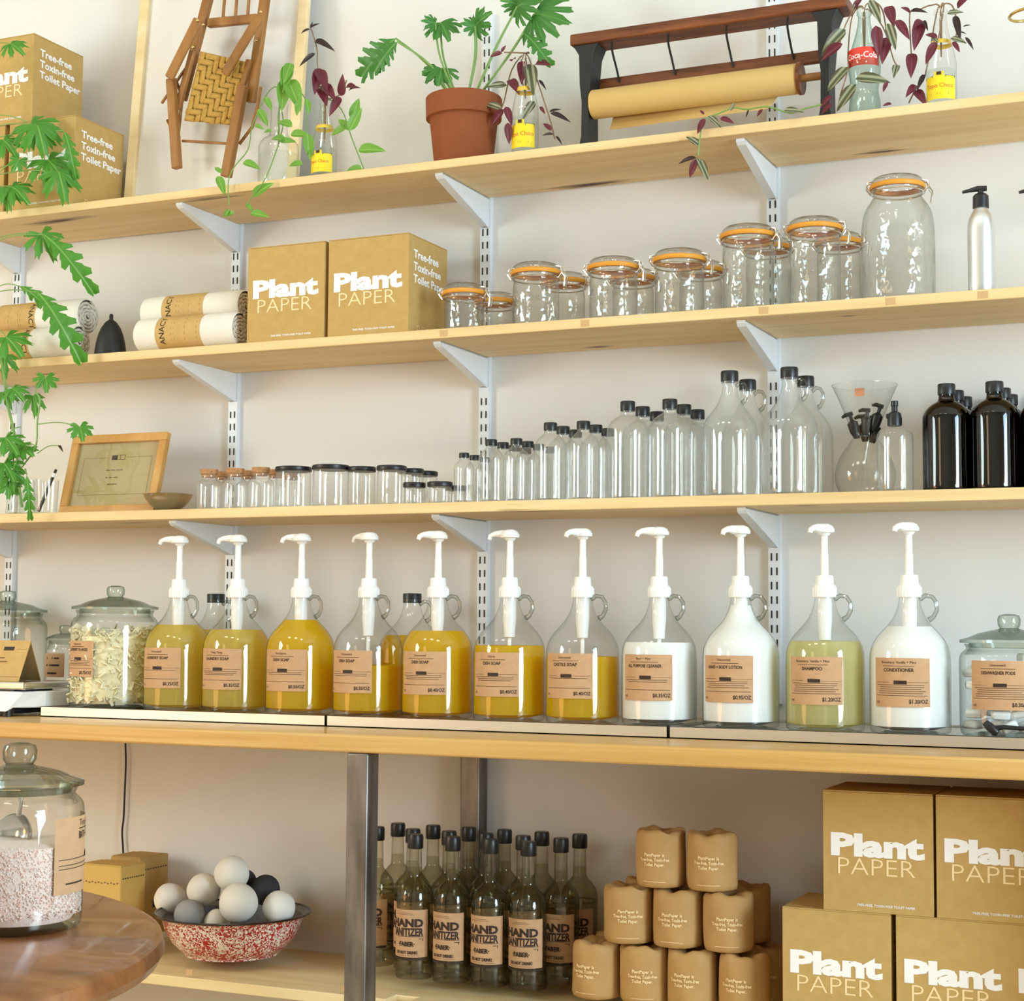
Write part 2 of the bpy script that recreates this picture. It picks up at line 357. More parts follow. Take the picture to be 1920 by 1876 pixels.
_txt = {}
def text_geo(s, bold=0.):
    k = (s, bold)
    if k not in _txt:
        cu = bpy.data.curves.new('t', 'FONT'); cu.body = s; cu.size = 1; cu.offset = bold; cu.resolution_u = 2; cu.fill_mode = 'FRONT'
        cu.align_x = 'CENTER'
        o = bpy.data.objects.new('t', cu); COL.objects.link(o); bpy.context.view_layer.update()
        me = o.to_mesh(); _txt[k] = ([(v.co.x, v.co.y) for v in me.vertices], [tuple(p.vertices) for p in me.polygons])
        o.to_mesh_clear(); bpy.data.objects.remove(o); bpy.data.curves.remove(cu)
    return _txt[k]
def print_on(name, items, mapf, mat, parent):
    """flat print: ('text', x, y, cap height, bold, stretch, 'c'/'l'/'r') or (None, x, y, w, h) bars, mapped to a surface by mapf"""
    mb = MB()
    for it in items:
        if it[0] is None:
            _, x, y, w, h = it; n = max(1, int(w / .012))
            vv = []
            for i in range(n + 1): vv += [mapf(x - w / 2 + w * i / n, y - h / 2), mapf(x - w / 2 + w * i / n, y + h / 2)]
            mb.add(vv, [(2 * i, 2 * i + 2, 2 * i + 3, 2 * i + 1) for i in range(n)])
        else:
            s, x, y, h, bold, sx, al = it; v2, f2 = text_geo(s, bold)
            if not v2: continue
            k = h / .73; x0 = min(p[0] for p in v2); x1 = max(p[0] for p in v2)
            if sx < 0: sx = -sx / ((x1 - x0) * k)
            ox = {'c': -(x0 + x1) / 2, 'l': -x0, 'r': -x1}[al]
            mb.add([mapf(x + (p[0] + ox) * k * sx, y + p[1] * k) for p in v2], f2)
    me = bpy.data.meshes.new(name); me.from_pydata(mb.v, [], mb.f); me.materials.append(mat); me.update()
    return obj(name, me, parent)
def cyl(r, z0, a0=0.): return lambda x, y: (r * math.sin(a0 + x / r), -r * math.cos(a0 + x / r), z0 + y)
def cylpatch(r, w, z0, z1, a0=0., seg=14):
    mb = MB(); vv = []
    for i in range(seg + 1):
        a = a0 + (i / seg - .5) * w / r
        vv += [(r * math.sin(a), -r * math.cos(a), z0), (r * math.sin(a), -r * math.cos(a), z1)]
    mb.add(vv, [(2 * i, 2 * i + 2, 2 * i + 3, 2 * i + 1) for i in range(seg)])
    me = bpy.data.meshes.new('label'); me.from_pydata(mb.v, [], mb.f); me.update(); me.shade_smooth()
    return me
def setmat(me, m): me.materials.append(m); return me
def smoothprof(pts, n=4):
    """Catmull-Rom through profile points for round shoulders"""
    out = []
    for i in range(len(pts) - 1):
        p0, p1, p2, p3 = pts[max(i - 1, 0)], pts[i], pts[i + 1], pts[min(i + 2, len(pts) - 1)]
        for k in range(n):
            t = k / n
            out.append(tuple(max(0, .5 * (2 * p1[j] + (p2[j] - p0[j]) * t + (2 * p0[j] - 5 * p1[j] + 4 * p2[j] - p3[j]) * t * t + (3 * p1[j] - p0[j] - 3 * p2[j] + p3[j]) * t ** 3)) for j in (0, 1)))
    return out + [pts[-1]]

# ------------------------------------------------------------------ the room
Z1, Z2, Z3 = 2.211, 1.8205, 1.4248          # tops of the three wall shelves
ZC, ZL = 0.92, 0.366                        # counter top, lower shelf top
YF = -0.300                                 # front edge of the shelves
def struct(name, mb, mat): return tag(put(name, mb, mat, smooth=False), kind='structure')
struct('wall_back', MB().box((.75, .06, 1.85), (8.3, .12, 3.9)), WALL)
struct('floor', MB().box((.75, -3.2, -.05), (8.3, 6.4, .1)), FLOOR)
struct('ceiling', MB().box((.75, -3.2, 3.75), (8.3, 6.4, .1)), pbr('ceiling_paint', (.74, .72, .68), .9))
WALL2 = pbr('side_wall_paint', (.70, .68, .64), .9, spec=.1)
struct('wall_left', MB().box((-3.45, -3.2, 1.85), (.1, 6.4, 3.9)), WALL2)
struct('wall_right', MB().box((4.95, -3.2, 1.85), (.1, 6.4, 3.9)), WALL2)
struct('wall_front', MB().box((.75, -6.45, 1.85), (8.3, .1, 3.9)), WALL2)
tag(put('baseboard_back', MB().box((.75, -.008, .05), (8.3, .016, .1)), PANELW, bevel=.003), kind='structure')

# ------------------------------------------------------------------ shelving
def shelf(Z, th, knots, label, plugs=()):
    x0, x1 = -2.15, 1.55; o = thing('wall_shelf', ((x0 + x1) / 2, (YF - .015) / 2, Z - th), label, 'shelf')
    cx, cy = o.location.x, o.location.y
    kk = [(kx - cx, ky - cy, a, b) for kx, ky, a, b in knots]
    put('board', MB().box((0, 0, th / 2), (x1 - x0, -.015 - YF, th)), shelfwood('shelf_wood_%d' % int(Z * 100), kk), o, bevel=.0025, smooth=False)
    for px, py in plugs:
        x = atY(px, py, YF).x
        put('joint_plug', MB().box((x - cx, YF - cy - .0004, th * .5), (.019, .001, th * .62)), PLUG, o, smooth=False)
    return o
k1 = [(atZ(115, 413, Z1 - .02).x, atZ(115, 413, Z1 - .02).y, .10, .022), (atZ(395, 374, Z1 - .02).x, -.27, .10, .012), (atZ(1110, 346, Z1 - .02).x, atZ(1110, 346, Z1 - .02).y, .10, .022),
      (atZ(1655, 284, Z1 - .02).x, atZ(1655, 284, Z1 - .02).y, .055, .016)]
k2 = [(atZ(1120, 650, Z2 - .022).x, atZ(1120, 650, Z2 - .022).y, .04, .016), (atZ(88, 701, Z2 - .022).x, atZ(88, 701, Z2 - .022).y, .03, .012), (atZ(1590, 592, Z2 - .022).x, atZ(1590, 592, Z2 - .022).y, .02, .008)]
k3 = [(atZ(1515, 948, Z3 - .024).x, -.26, .03, .01), (atZ(1000, 961, Z3 - .024).x, -.285, .12, .012), (atZ(300, 985, Z3 - .024).x, -.2, .05, .012)]
shelf(Z1, .0205, k1, 'top pine wall shelf with dark knots, carrying the plants and folded chair')
shelf(Z2, .0225, k2, 'pine wall shelf carrying towels, cartons and clip-top jars', plugs=[(1.0, 1)] and [(832, 625), (1097, 604), (1432, 579), (1670, 562), (1843, 550)])
shelf(Z3, .0241, k3, 'pine wall shelf carrying the rows of empty glass bottles')
SX = [0.3725 + (i - 3) * .72 for i in range(4)]       # wall standards
TOPS = [(Z1 - .0205), (Z2 - .0225), (Z3 - .0241)]
slotme = MB().box((0, 0, .008), (.003, .002, .017)).mesh('slot', SLOT, False)
SLZ = [1.01 + .032 * k for k in range(51)]; SLZ = [z for z in SLZ if not any(t - .085 < z < t + .03 for t in TOPS)]
trackme = MB().box((0, -.0075, 1.815), (.027, .015, 1.67)).mesh('track', METALW, False)
def bracket_mesh():
    mb = MB()
    for sx in (-1, 1): mb.prism([(-.004, 0), (-.004, -.072), (-.02, -.070), (-.262, -.022), (-.268, -.012), (-.268, 0)], sx * .0095 - .0008, sx * .0095 + .0008, M=Matrix.Rotation(PI / 2, 4, 'Z') )
    return mb
bmb = MB()
prof = [(-.0155, 0), (-.0155, -.074), (-.026, -.072), (-.262, -.012), (-.270, -.006), (-.270, 0)]
for sx in (-.0085, .0085):
    n = len(prof); vv = [(sx - .001, y, zz) for y, zz in prof] + [(sx + .001, y, zz) for y, zz in prof]
    bmb.add(vv, [tuple(range(n)), tuple(range(2 * n - 1, n - 1, -1))] + [(i, (i + 1) % n, (i + 1) % n + n, i + n) for i in range(n)])
bmb.box((0, -.1425, -.0015), (.019, .255, .003))
lo = [(-.026, -.0715), (-.262, -.0115)]
bmb.beam((0, -.262, -.0115), (0, -.270, -.0055), .019, .0015, (1, 0, 0)); bmb.box((0, -.2695, -.003), (.019, .0012, .006))
bmb.beam((0, lo[0][0], lo[0][1]), (0, lo[1][0], lo[1][1]), .019, .0015, (1, 0, 0))
brme = bmb.mesh('bracket', METALW, False)
whichs = ['beside the trailing green plant', 'behind the stacked towels and first pump jug', 'beside the larger pair of lettered cartons', 'beside the brown paper roll holder']
for i, x in enumerate(SX):
    o = thing('shelf_standard', (x, 0, 0), 'white slotted steel wall standard with brackets, ' + whichs[i], 'shelf standard')
    obj('track', trackme, o)
    for z in SLZ:
        for sx in (-1, 1): obj('slot', slotme, o, (sx * .0062, -.0152, z))
    for t in TOPS: obj('bracket', brme, o, (0, 0, t - .0005))

# ------------------------------------------------------------------ counter and lower shelf
YC = -.60
ct = thing('counter', (-.3, YC / 2, 0), 'long butcher-block counter on square raw steel legs', 'counter')
xs0, xs1 = -2.3, 1.6; xs = [xs0]; random.seed(3)
for k, zz in enumerate((0, 1)):
    pass
top = put('worktop', MB().box((0, -.004, ZC - .019), (xs1 - xs0, -YC - .008, .0375)), BLOCK, ct, bevel=.005)
def leg(x, y): put('leg', MB().box((x + .3, y - YC / 2, (ZC - .038) / 2), (.05, .05, ZC - .038)), STEEL, ct, bevel=.004)
PXL = -.383
for x in (PXL + .025,): leg(x, YC + .028); leg(x, -.03)
put('added_shade_panel', MB().box((1.22 + .3, 0, (ZC - .038) / 2), (.03, -YC - .02, ZC - .038)), BLOCK, ct, smooth=False)  # unseen panel added to keep the side window's light off the cartons
leg(1.45, YC + .028); leg(1.45, -.03); leg(-2.2, YC + .028); leg(-2.2, -.03)
put('rail', MB().box((-.51 + .3, -.27 - YC / 2, ZL - .0405), (3.4, .03, .03)), STEEL, ct, smooth=False)
ls = thing('lower_shelf', (-.4, -.21, ZL - .0245), 'pale pine board shelf under the counter', 'shelf')
nx = PXL + .025 + .4
put('board', MB().prism([(-1.75, -.2), (1.58, -.2), (1.58, .2), (nx + .028, .2), (nx + .028, .15), (nx - .028, .15), (nx - .028, .2), (-1.75, .2)], 0, -.024, M=Matrix.Rotation(PI / 2, 4, 'X')), wood('lower_shelf_pine', srgb(226, 196, 138), srgb(236, 212, 160), srgb(242, 222, 178), along=(.9, 16, 16)), ls, bevel=.002, smooth=False)
for px, py in ((355, 1824), (647, 1857)):
    x = atY(px, py, -.41).x; put('joint_plug', MB().box((x + .4, -.2002, .012), (.017, .001, .014)), PLUG, ls, smooth=False)

# drip trays on the counter
TY0, TY1, TZ = -.375, -.012, .0245
txs = [atY(75, 1318, TY0).x, atY(611, 1346, TY0).x, atY(1253, 1368, TY0).x, 1.32]
random.seed(5)
def tray(xa, xb, label):
    w = xb - xa - .003; o = thing('drip_tray', ((xa + xb) / 2, (TY0 + TY1) / 2, ZC), label, 'tray', None); d = TY1 - TY0
    mb = MB().box((0, 0, .0012), (w, d, .0024))
    for s in (-1, 1): mb.box((0, s * (d / 2 - .001), TZ / 2), (w, .002, TZ)); mb.box((s * (w / 2 - .001), 0, TZ / 2), (.002, d, TZ))
    mb.box((0, -d / 2 + .0045, TZ - .0006), (w, .009, .0012))
    put('pan', mb, TRAY, o, smooth=False)
    g = MB().box((0, 0, TZ - .0060), (w - .022, d - .022, .0020)); gr = put('grate', g, TRAY, o, smooth=False)
    sl = MB(); n = int((w - .03) / .014)
    for i in range(n):
        x = -w / 2 + .018 + i * .014
        for y in (-d / 2 + .021, -d / 2 + .036): sl.add([(x - .001, y - .005, TZ - .0048), (x + .002, y - .005, TZ - .0048), (x + .005, y + .005, TZ - .0048), (x + .002, y + .005, TZ - .0048)], [(0, 1, 2, 3)])
    tag(put('slot_row', sl, SLOT, gr, smooth=False), kind='stuff')
tray(txs[0], txs[1], 'long brushed steel drip tray under the soap flake jar and yellow soap jugs')
tray(txs[1], txs[2], 'long brushed steel drip tray under the middle soap jugs')
tray(txs[2], txs[3], 'long brushed steel drip tray under the white lotion jugs')
ZT = ZC + TZ - .005                        # things in the trays stand on the grate

# ------------------------------------------------------------------ cartons
CW, CD, CH = .2135, .200, .2300
def carton_body(w=CW, d=CD, h=CH):
    return MB().box((0, 0, h / 2), (w, d, h)).mesh('box_body', KRAFT, False)
cbody = carton_body()
flapme = MB().box((0, 0, 0), (CW * .995, CD * .495, .0022)).mesh('flap', KRAFT, False)
def make_carton(loc, label, group=None, open_=0.0, dx=0):
    o = thing('carton', loc, label, 'carton', group)
    obj('box_body', cbody, o, bevel=.0015)
    for s in (-1, 1): obj('flap', flapme, o, (0, s * CD * .2505, CH + .0014), (s * -open_, 0, 0))
    fr = lambda x, y: (x, -CD / 2 - .0006, y); sd = lambda x, y: (CW / 2 + .0006, x, y)
    print_on('bold_logo', [('Plant', 0, .1090, .0420, .050, -.182, 'c')], fr, INKW, o)
    print_on('thin_logo', [('PAPER', -.002, .0715, .0345, -.012, -.150, 'c')], fr, CREAM, o)
    print_on('tagline', [('TREE-FREE, TOXIN-FREE TOILET PAPER', .016, .0120, .0046, .02, -.112, 'c')], fr, INKW, o)
    print_on('side_print', [('Tree-free', -.076, .180, .0195, .03, -.128, 'l'), ('Toxin-free', -.076, .151, .0195, .03, -.140, 'l'), ('Toilet Paper', -.076, .122, .0195, .03, -.166, 'l')], sd, INKW, o)
    ring = []
    for k, yy in enumerate((-.05, -.025, .0)):
        ring += [(None, yy, .022, .010, .0012), (None, yy, .012, .012, .0012), (None, yy - .005, .017, .0012, .010), (None, yy + .006, .017, .0012, .010)]
    print_on('side_symbols', ring, sd, CREAM, o)
    return o
cw2 = CW / 2
YFc = -.288 + CD / 2
c0 = make_carton((atY(608, 540, -.288).x - cw2, YFc, Z2), 'lettered cardboard carton on the towel shelf, touching the rolled towels')
def carton(loc, label, group=None, rz=0): return copy_tree(c0, loc, label, group, rz)
carton((atY(613, 540, -.288).x + cw2 + .003, YFc, Z2), 'lettered cardboard carton between another carton and the clip-top jars')
yt = -.292 + CD / 2
xl = atY(140, 300, -.292).x - cw2
carton((xl, yt, Z1), 'lower cardboard carton on the top shelf, half hidden by green leaves')
carton((xl - CW - .014, yt, Z1), 'cardboard carton on the top shelf, squeezed behind the leaves with a dark gap beside it')
carton((atY(62, 150, -.292).x - cw2, yt, Z1 + CH + .0026), 'upper cardboard carton of the stack on the top shelf')
yu = -.385
for px, py, zz, lab in ((1467, 1800, ZL, 'bottom cardboard carton under the counter, beside the wrapped paper rolls'), (1680, 1800, ZL, 'bottom cardboard carton in the middle of the row under the counter'), (1893, 1800, ZL, 'bottom cardboard carton beyond the other two bottom ones, farthest from the paper rolls'),
                       (1543, 1590, ZL + CH + .0026, 'upper cardboard carton of the under-counter stack, set between two lower ones'), (1755, 1590, ZL + CH + .0026, 'upper cardboard carton under the counter with its flap touching the worktop')):
    carton((atY(px, py, yu).x + cw2, yu + CD / 2, zz), lab, rz=0)

# ------------------------------------------------------------------ pump jugs on the trays
JP = smoothprof([(.066, 0), (.077, .004), (.0795, .016), (.0797, .08), (.0795, .140), (.0755, .166), (.064, .186), (.050, .201), (.036, .217), (.0265, .235), (.0215, .252), (.0205, .264)], 3)
jugme = MB().lathe([(0, .008), (.05, .006)] + JP + [(.0225, .2645), (.0225, .270), (.0195, .2705)], 40).mesh('bottle', G_CLEAR)
hp = [(.0205, 0, .258), (.032, 0, .2655), (.045, 0, .263), (.053, 0, .252), (.054, 0, .237), (.047, 0, .224), (.038, 0, .2185)]
handleme = MB().tube([tuple(v) for v in hp], [.005, .0042, .004, .004, .004, .0045, .006], 8).mesh('handle', glass('handle_glass', tint=(.86, .88, .86), edge=(.2, .22, .2), epow=1.3))
Zc0 = .262
collar = MB().lathe([(0, .262), (.0235, .262), (.0238, .282), (.0215, .286), (.0185, .2875), (.0180, .302), (.0165, .305), (0, .305)], 28)
for i in range(28):
    a = 2 * PI * i / 28; collar.box((.0236 * math.cos(a), .0236 * math.sin(a), .272), (.0016, .0016, .018), M=None)
collarme = collar.mesh('pump', WHITEP)
stemme = MB().lathe([(0, .300), (.0085, .300), (.0082, .345), (.0072, .350), (.0072, .392), (0, .392)], 16).mesh('plunger_stem', WHITEP)
def headmesh(Ls):
    mb = MB().lathe([(0, .384), (.010, .384), (.013, .389), (.0205, .3905), (.0212, .396), (.017, .4035), (.009, .4075), (0, .408)], 24)
    pts = [(-.008, 0, .397), (-.024, 0, .3985), (-Ls + .012, 0, .398), (-Ls + .003, 0, .394), (-Ls, 0, .387)]
    mb.tube(pts, [.0105, .0085, .0062, .0056, .0046], 10)
    return mb.mesh('pump_head', WHITEP)
headme = headmesh(.050)
dipme = MB().lathe([(0, .262), (.0150, .262), (.0148, .215), (.0125, .19), (.0120, .178), (.0045, .176), (.0042, .012), (0, .012)], 16).mesh('dip_tube', WHITEP)
jlabme = setmat(cylpatch(.0802, .117, .054, .146, 0, 16), KLABEL)
def fillprof(level):
    p = [(0, .010), (.05, .009)]
    for r, z in JP:
        if z < .010: continue
        if z < level: p.append((max(r - .0022, .001), z))
        else: break
    rl = p[-1][0]
    for (r0, z0), (r1, z1) in zip(JP, JP[1:]):
        if z0 <= level <= z1: rl = r0 + (r1 - r0) * (level - z0) / max(z1 - z0, 1e-6) - .0022
    return p + [(rl, level), (0, level)]
def labelprint(o, w, h, z0, r, scent, prod, price, lines=3, a0=0.):
    mf = cyl(r + .0005, z0, a0); x0 = -w / 2
    it = [(scent, -.004, h * .885, .0052, 0, 1.0, 'c'), (None, -.004, h * .835, w * .55, .0009), (prod, -.004, h * .72, .0066, .02, .82 if len(prod) > 14 else 1.0, 'c'),
          (None, w * .28, h * .50, w * .40, .0006), (None, -w * .33, h * .50, w * .26, .0006), (None, 0, h * .23, w * .92, .0008),
          (price, w / 2 - .004, h * .075, .0076, .02, .9, 'r'), ('OZ', x0 + .004, h * .07, .0042, .01, 1, 'l')]
    for k in range(lines): it.append((None, -.002 + .003 * (k % 2), h * (.445 - .042 * k), w * (.84 - .06 * (k % 3)), .0009))
    print_on('lettering', it, mf, INK, o)
    print_on('badge', [(None, 0, h * .50, .026, .0072)], mf, INK, o)
JY = -.282
jugs = [(333, L_PALE, .199, 'Unscented', 'LAUNDRY SOAP', '$0.35/OZ', 1, 20), (443, L_PALE, .189, 'Ylang Ylang', 'LAUNDRY SOAP', '$0.35/OZ', 3, 15), (563, L_AMBER, .212, 'Eucalyptus', 'DISH SOAP', '$0.50/OZ', 2, 12),
        (690, L_AMBER, .113, 'Unscented', 'DISH SOAP', '$0.50/OZ', 2, -10), (820, L_AMBER, .190, 'Unscented', 'DISH SOAP', '$0.40/OZ', 3, 48), (955, L_AMBER, .160, 'Citrus', 'DISH SOAP', '$0.40/OZ', 3, 0),
        (1092, L_AMBER, .139, 'Unscented', 'CASTILE SOAP', '$0.40/OZ', 1, 65), (1236, LOTION, .170, 'Basil + Mint', 'ALL PURPOSE CLEANER', '$0.35/OZ', 2, 35), (1389, LOTION, .246, 'Unscented', 'HAND + BODY LOTION', '$0.95/OZ', 4, 62),
        (1547, L_GREEN, .176, 'Rosemary, Vanilla + Mint', 'SHAMPOO', '$1.20/OZ', 5, 70), (1706, LOTION, .206, 'Rosemary, Vanilla + Mint', 'CONDITIONER', '$1.20/OZ', 5, 66)]
jlab = ['pump jug of cloudy yellow laundry soap standing beside the soap flake jar', 'pump jug of yellow laundry soap labelled Ylang Ylang', 'pump jug filled to the neck with amber dish soap',
        'pump jug of amber soap less than half full', 'pump jug of amber dish soap with a capped jug behind its handle', 'pump jug labelled Citrus with amber dish soap to the shoulder',
        'pump jug labelled castile soap, half full of amber liquid', 'pump jug of milky all purpose cleaner', 'pump jug of white hand and body lotion filled into its neck',
        'pump jug of pale green shampoo', 'pump jug of white conditioner beside the dishwasher pod jar']
for (px, lm, lev, scent, prod, price, nl, ang), lab in zip(jugs, jlab):
    x = atY(px, 1230, JY).x
    o = thing('pump_jug', (x, JY, ZT), lab, 'jug', 'glass pump jugs on the drip trays', R(random.uniform(-3, 3))); o.scale = (1.0, 1.0, 1.035)
    obj('bottle', jugme, o); obj('handle', handleme, o)
    put('liquid', MB().lathe(fillprof(lev), 36), lm, o)
    p = obj('pump', collarme, o, rot=(0, 0, R(ang)))
    obj('plunger_stem', stemme, p); obj('pump_head', headme, p); obj('dip_tube', dipme, p)
    lb = obj('label', jlabme, o, rot=(0, 0, R(random.uniform(-5, -1)))); labelprint(lb, .117, .092, .054, .0802, scent, prod, price, nl)
# capped jugs behind
capme = MB().lathe([(0, .262), (.0222, .262), (.0225, .282), (.0215, .2845), (0, .285)], 28).mesh('cap', BLACKP)
for px, lev, lab in ((405, .195, 'capped glass jug of yellow soap behind the two laundry soap jugs'), (773, .185, 'capped glass jug of amber soap behind the dish soap jugs')):
    x = atY(px, 1120, -.105).x
    o = thing('capped_jug', (x, -.105, ZT), lab, 'jug')
    obj('bottle', jugme, o); obj('handle', handleme, o); obj('cap', capme, o)
    put('liquid', MB().lathe(fillprof(lev), 36), L_AMBER if px > 500 else L_PALE, o)

# ------------------------------------------------------------------ glass cookie jars with knobbed lids
def cookie_jar(loc, rad, h, label, rz=0, knob_rot=0):
    """h: height of the body to its mouth; the lid sits on the mouth"""
    o = thing('lidded_jar', loc, label, 'jar', None, rz)
    r = rad
    P = smoothprof([(r * .86, 0), (r * .96, .004), (r, .02), (r, h * .5), (r, h * .82), (r * .955, h * .90), (r * .86, h * .945), (r * .87, h * .97), (r * .90, h)], 3)
    put('body', MB().lathe([(0, .010), (r * .6, .008)] + P + [(r * .83, h), (r * .80, h * .95), (r * .90, h * .88)], 44), G_JAR, o)
    k = min(.0215, r * .30); g_ = r / .1
    lid = MB().lathe([(0, h - .008), (r * .78, h - .008), (r * .80, h + .0015), (r * .985, h + .002), (r * .99, h + .008), (r * .80, h + .013), (r * .62, h + .013 + .008 * g_), (r * .36, h + .013 + .014 * g_), (r * .26, h + .013 + .016 * g_), (k * .80, h + .015 + .017 * g_)], 44)
    kc = h + .015 + .017 * g_ + k * .55
    lid.lathe([(k * .80, kc - k * .60), (k * 1.0, kc - k * .3), (k * 1.04, kc + k * .25), (k * .92, kc + k * .58), (k * .5, kc + k * .72), (0, kc + k * .74)], 24)
    put('lid', lid, glass('lid_glass_%d' % int(rad * 1e4), tint=(.86, .90, .86), edge=(.26, .34, .28), epow=1.5), o)
    return o
def chips(n, r, z0, z1, size, mat, o, name, seed=1, thin=.3, inner=.0):
    random.seed(seed); mb = MB()
    for _ in range(n):
        a = random.uniform(0, 2 * PI); rr = r * math.sqrt(random.uniform(inner, 1)); zc = random.uniform(z0, z1)
        s = size * random.uniform(.6, 1.2)
        M = Matrix.Translation((rr * math.cos(a), rr * math.sin(a), zc)) @ Matrix.Rotation(random.uniform(0, 6), 4, Vector((random.uniform(-1, 1), random.uniform(-1, 1), random.uniform(-1, 1))).normalized())
        mb.box((0, 0, 0), (s, s * random.uniform(.4, .9), s * thin), M=M)
    tag(put(name, mb, mat, o, smooth=False), kind='stuff')
# soap flakes
x = atY(214, 1230, -.27).x; q = mpp((x, -.27, 1.0)); rj = 81 * q
j = cookie_jar((x, -.27, ZT), rj, 183 * q, 'large lidded glass jar of cream soap flakes with kraft label', 0)
put('fill', MB().lathe([(0, .014), (rj * .84, .014), (rj * .93, .03), (rj * .93, .10), (rj * .91, 134 * q), (0, 142 * q)], 28), pbr('flake_mass', srgb(242, 232, 186), .8, var=srgb(248, 242, 212), vscale=70, bump=.9, bscale=80), j)
chips(1100, rj * .945, .018, 150 * q, .020, FLAKE, j, 'soap_flakes', 3, .12, .80)
lb = obj('label', setmat(cylpatch(rj + .0008, .098, 60 * q, 126 * q, R(-16)), KLABEL), j); labelprint(lb, .098, 66 * q, 60 * q, rj + .0008, 'Unscented', 'LAUNDRY FLAKES', '$0.75/OZ', 4, R(-16))
# dishwasher pods
x = atY(1893, 1250, -.265).x; q = mpp((x, -.265, 1.0)); rj = 92 * q
j = cookie_jar((x, -.265, ZT), rj, 172 * q, 'lidded glass jar of white dishwasher pods behind the black scoop')
for k in range(46):
    random.seed(40 + k); a = k * 2.4; lay = k // 9; rr = rj * (.72 if k % 9 < 7 else .3)
    M = Matrix.Rotation(random.uniform(0, 3), 4, 'Z') @ Matrix.Rotation(random.uniform(-.5, .5), 4, 'X')
    b = MB().box((0, 0, 0), (.036, .032, .017), M=M)
    put('pod', b, POD, j, (rr * math.cos(a), rr * math.sin(a), .022 + lay * .026), bevel=.005)
lb = obj('label', setmat(cylpatch(rj + .0008, .122, 52 * q, 142 * q, R(-3)), KLABEL), j); labelprint(lb, .122, 90 * q, 52 * q, rj + .0008, 'Unscented', 'DISHWASHER PODS', '$0.30/EA', 5, R(-3))
# black scoop lying in front of the pods
a = atY(1856, 1356, -.40); b = atY(1990, 1358, -.385); a.z = max(a.z, ZC + TZ + .012)
sc_o = thing('black_scoop', (a.x, -.368, ZC + TZ + .0005), 'black plastic long-handled scoop lying on the tray rim', 'scoop')
hd = MB(); hd.tube([(-.014, 0, .026), (-.006, 0, .018), (.006, 0, .008), (.010, 0, .0065)], [.006, .0085, .0085, .006], 12); put('scoop_head', hd, BLACKP, sc_o)
put('handle', MB().tube([(.000, 0, .014), (.02, .0, .0175), (.06, .004, .0155), (.14, .012, .013)], [.006, .0045, .004, .004], 10), BLACKP, sc_o)
# big greenish jar and small labelled jar beyond the scale
x = atY(12, 1200, -.115).x; q = mpp((x, -.115, 1.1))
cookie_jar((x, -.115, ZC), 74 * q, 178 * q, 'empty lidded greenish glass jar behind the kraft tent card')
x = atY(121, 1230, -.09).x; q = mpp((x, -.09, 1.0))
j = cookie_jar((x, -.09, ZC), 36 * q, 128 * q, 'small lidded glass jar with kraft label squeezed beside the soap flake jar')
rj = 36 * q
lb = obj('label', setmat(cylpatch(rj + .0008, .07, 62 * q, 106 * q, R(0)), KLABEL), j)
print_on('lettering', [(None, -.008, 97 * q, .022, .004), (None, .014, 97 * q, .014, .004), (None, -.012, 84 * q, .016, .005), (None, .010, 84 * q, .024, .005), (None, 0, 69 * q, .03, .005)], lambda x, y: cyl(rj + .0013, 0)(x, y), INK, lb)

# ------------------------------------------------------------------ kitchen scale and tent card
xr = txs[0] - .006; xl = xr - .32; sw = xr - xl; d0 = .205
s = thing('kitchen_scale', ((xl + xr) / 2, -.335, ZC), 'white counter scale with steel weighing plate and grey display', 'scale')
b = MB(); hh = .048
b.add([(-sw / 2 + .005, -d0 / 2, .012), (sw / 2 - .045, -d0 / 2, .012), (sw / 2 - .04, -d0 / 2 + .02, .02), (sw / 2, -d0 / 2 + .09, .02), (sw / 2, d0 / 2, .02), (-sw / 2 + .005, d0 / 2, .02),
       (-sw / 2 + .01, -d0 / 2 + .03, hh + .012), (sw / 2 - .06, -d0 / 2 + .03, hh + .012), (sw / 2 - .03, -d0 / 2 + .045, hh + .012), (sw / 2 - .008, -d0 / 2 + .1, hh + .012), (sw / 2 - .008, d0 / 2 - .01, hh + .012), (-sw / 2 + .01, d0 / 2 - .01, hh + .012)],
      [(0, 1, 7, 6), (1, 2, 8, 7), (2, 3, 9, 8), (3, 4, 10, 9), (4, 5, 11, 10), (5, 0, 6, 11), (6, 7, 8, 9, 10, 11), (5, 4, 3, 2, 1, 0)])
put('housing', b, WHITEP, s, bevel=.003, smooth=False)
for fx in (-1, 1):
    for fy in (-1, 1): put('foot', MB().lathe([(0, 0), (.012, 0), (.012, .021), (0, .021)], 16), BLACKP, s, (fx * (sw / 2 - .055), fy * .085, 0))
put('base_plate', MB().box((0, .01, .012), (sw - .1, d0 - .06, .012)), BLACKP, s, smooth=False)
put('plate_support', MB().box((-.02, .02, hh + .0135), (sw - .09, d0 - .06, .004)), BLACKP, s, smooth=False)
pl = MB().box((-.01, .02, hh + .0255), (sw - .02, d0 - .03, .019)); put('weighing_plate', pl, CHROME, s, bevel=.004, smooth=False)
u0 = Vector((sw / 2 - .14, -d0 / 2, .012)); nrm = Vector((0, .03, hh)).normalized()
sp = lambda x, y: tuple(Vector((x, -d0 / 2, .012)) + nrm * y + Vector((0, -.0008, .0005)))
xe = sw / 2 - .085
print_on('display', [(None, xe - .045, .034, .09, .020)], sp, SCREEN, s)
print_on('digits', [('0.00', xe - .014, .028, .012, .01, .9, 'r')], lambda x, y: tuple(Vector(sp(x, y)) + Vector((0, -.0006, 0))), POD, s)
print_on('button_row', [(None, xe - .02 - .022 * k, .014, .016, .008) for k in range(4)], sp, pbr('grey_key', (.4, .4, .4), .4), s)
zt = ZC + hh + .0352
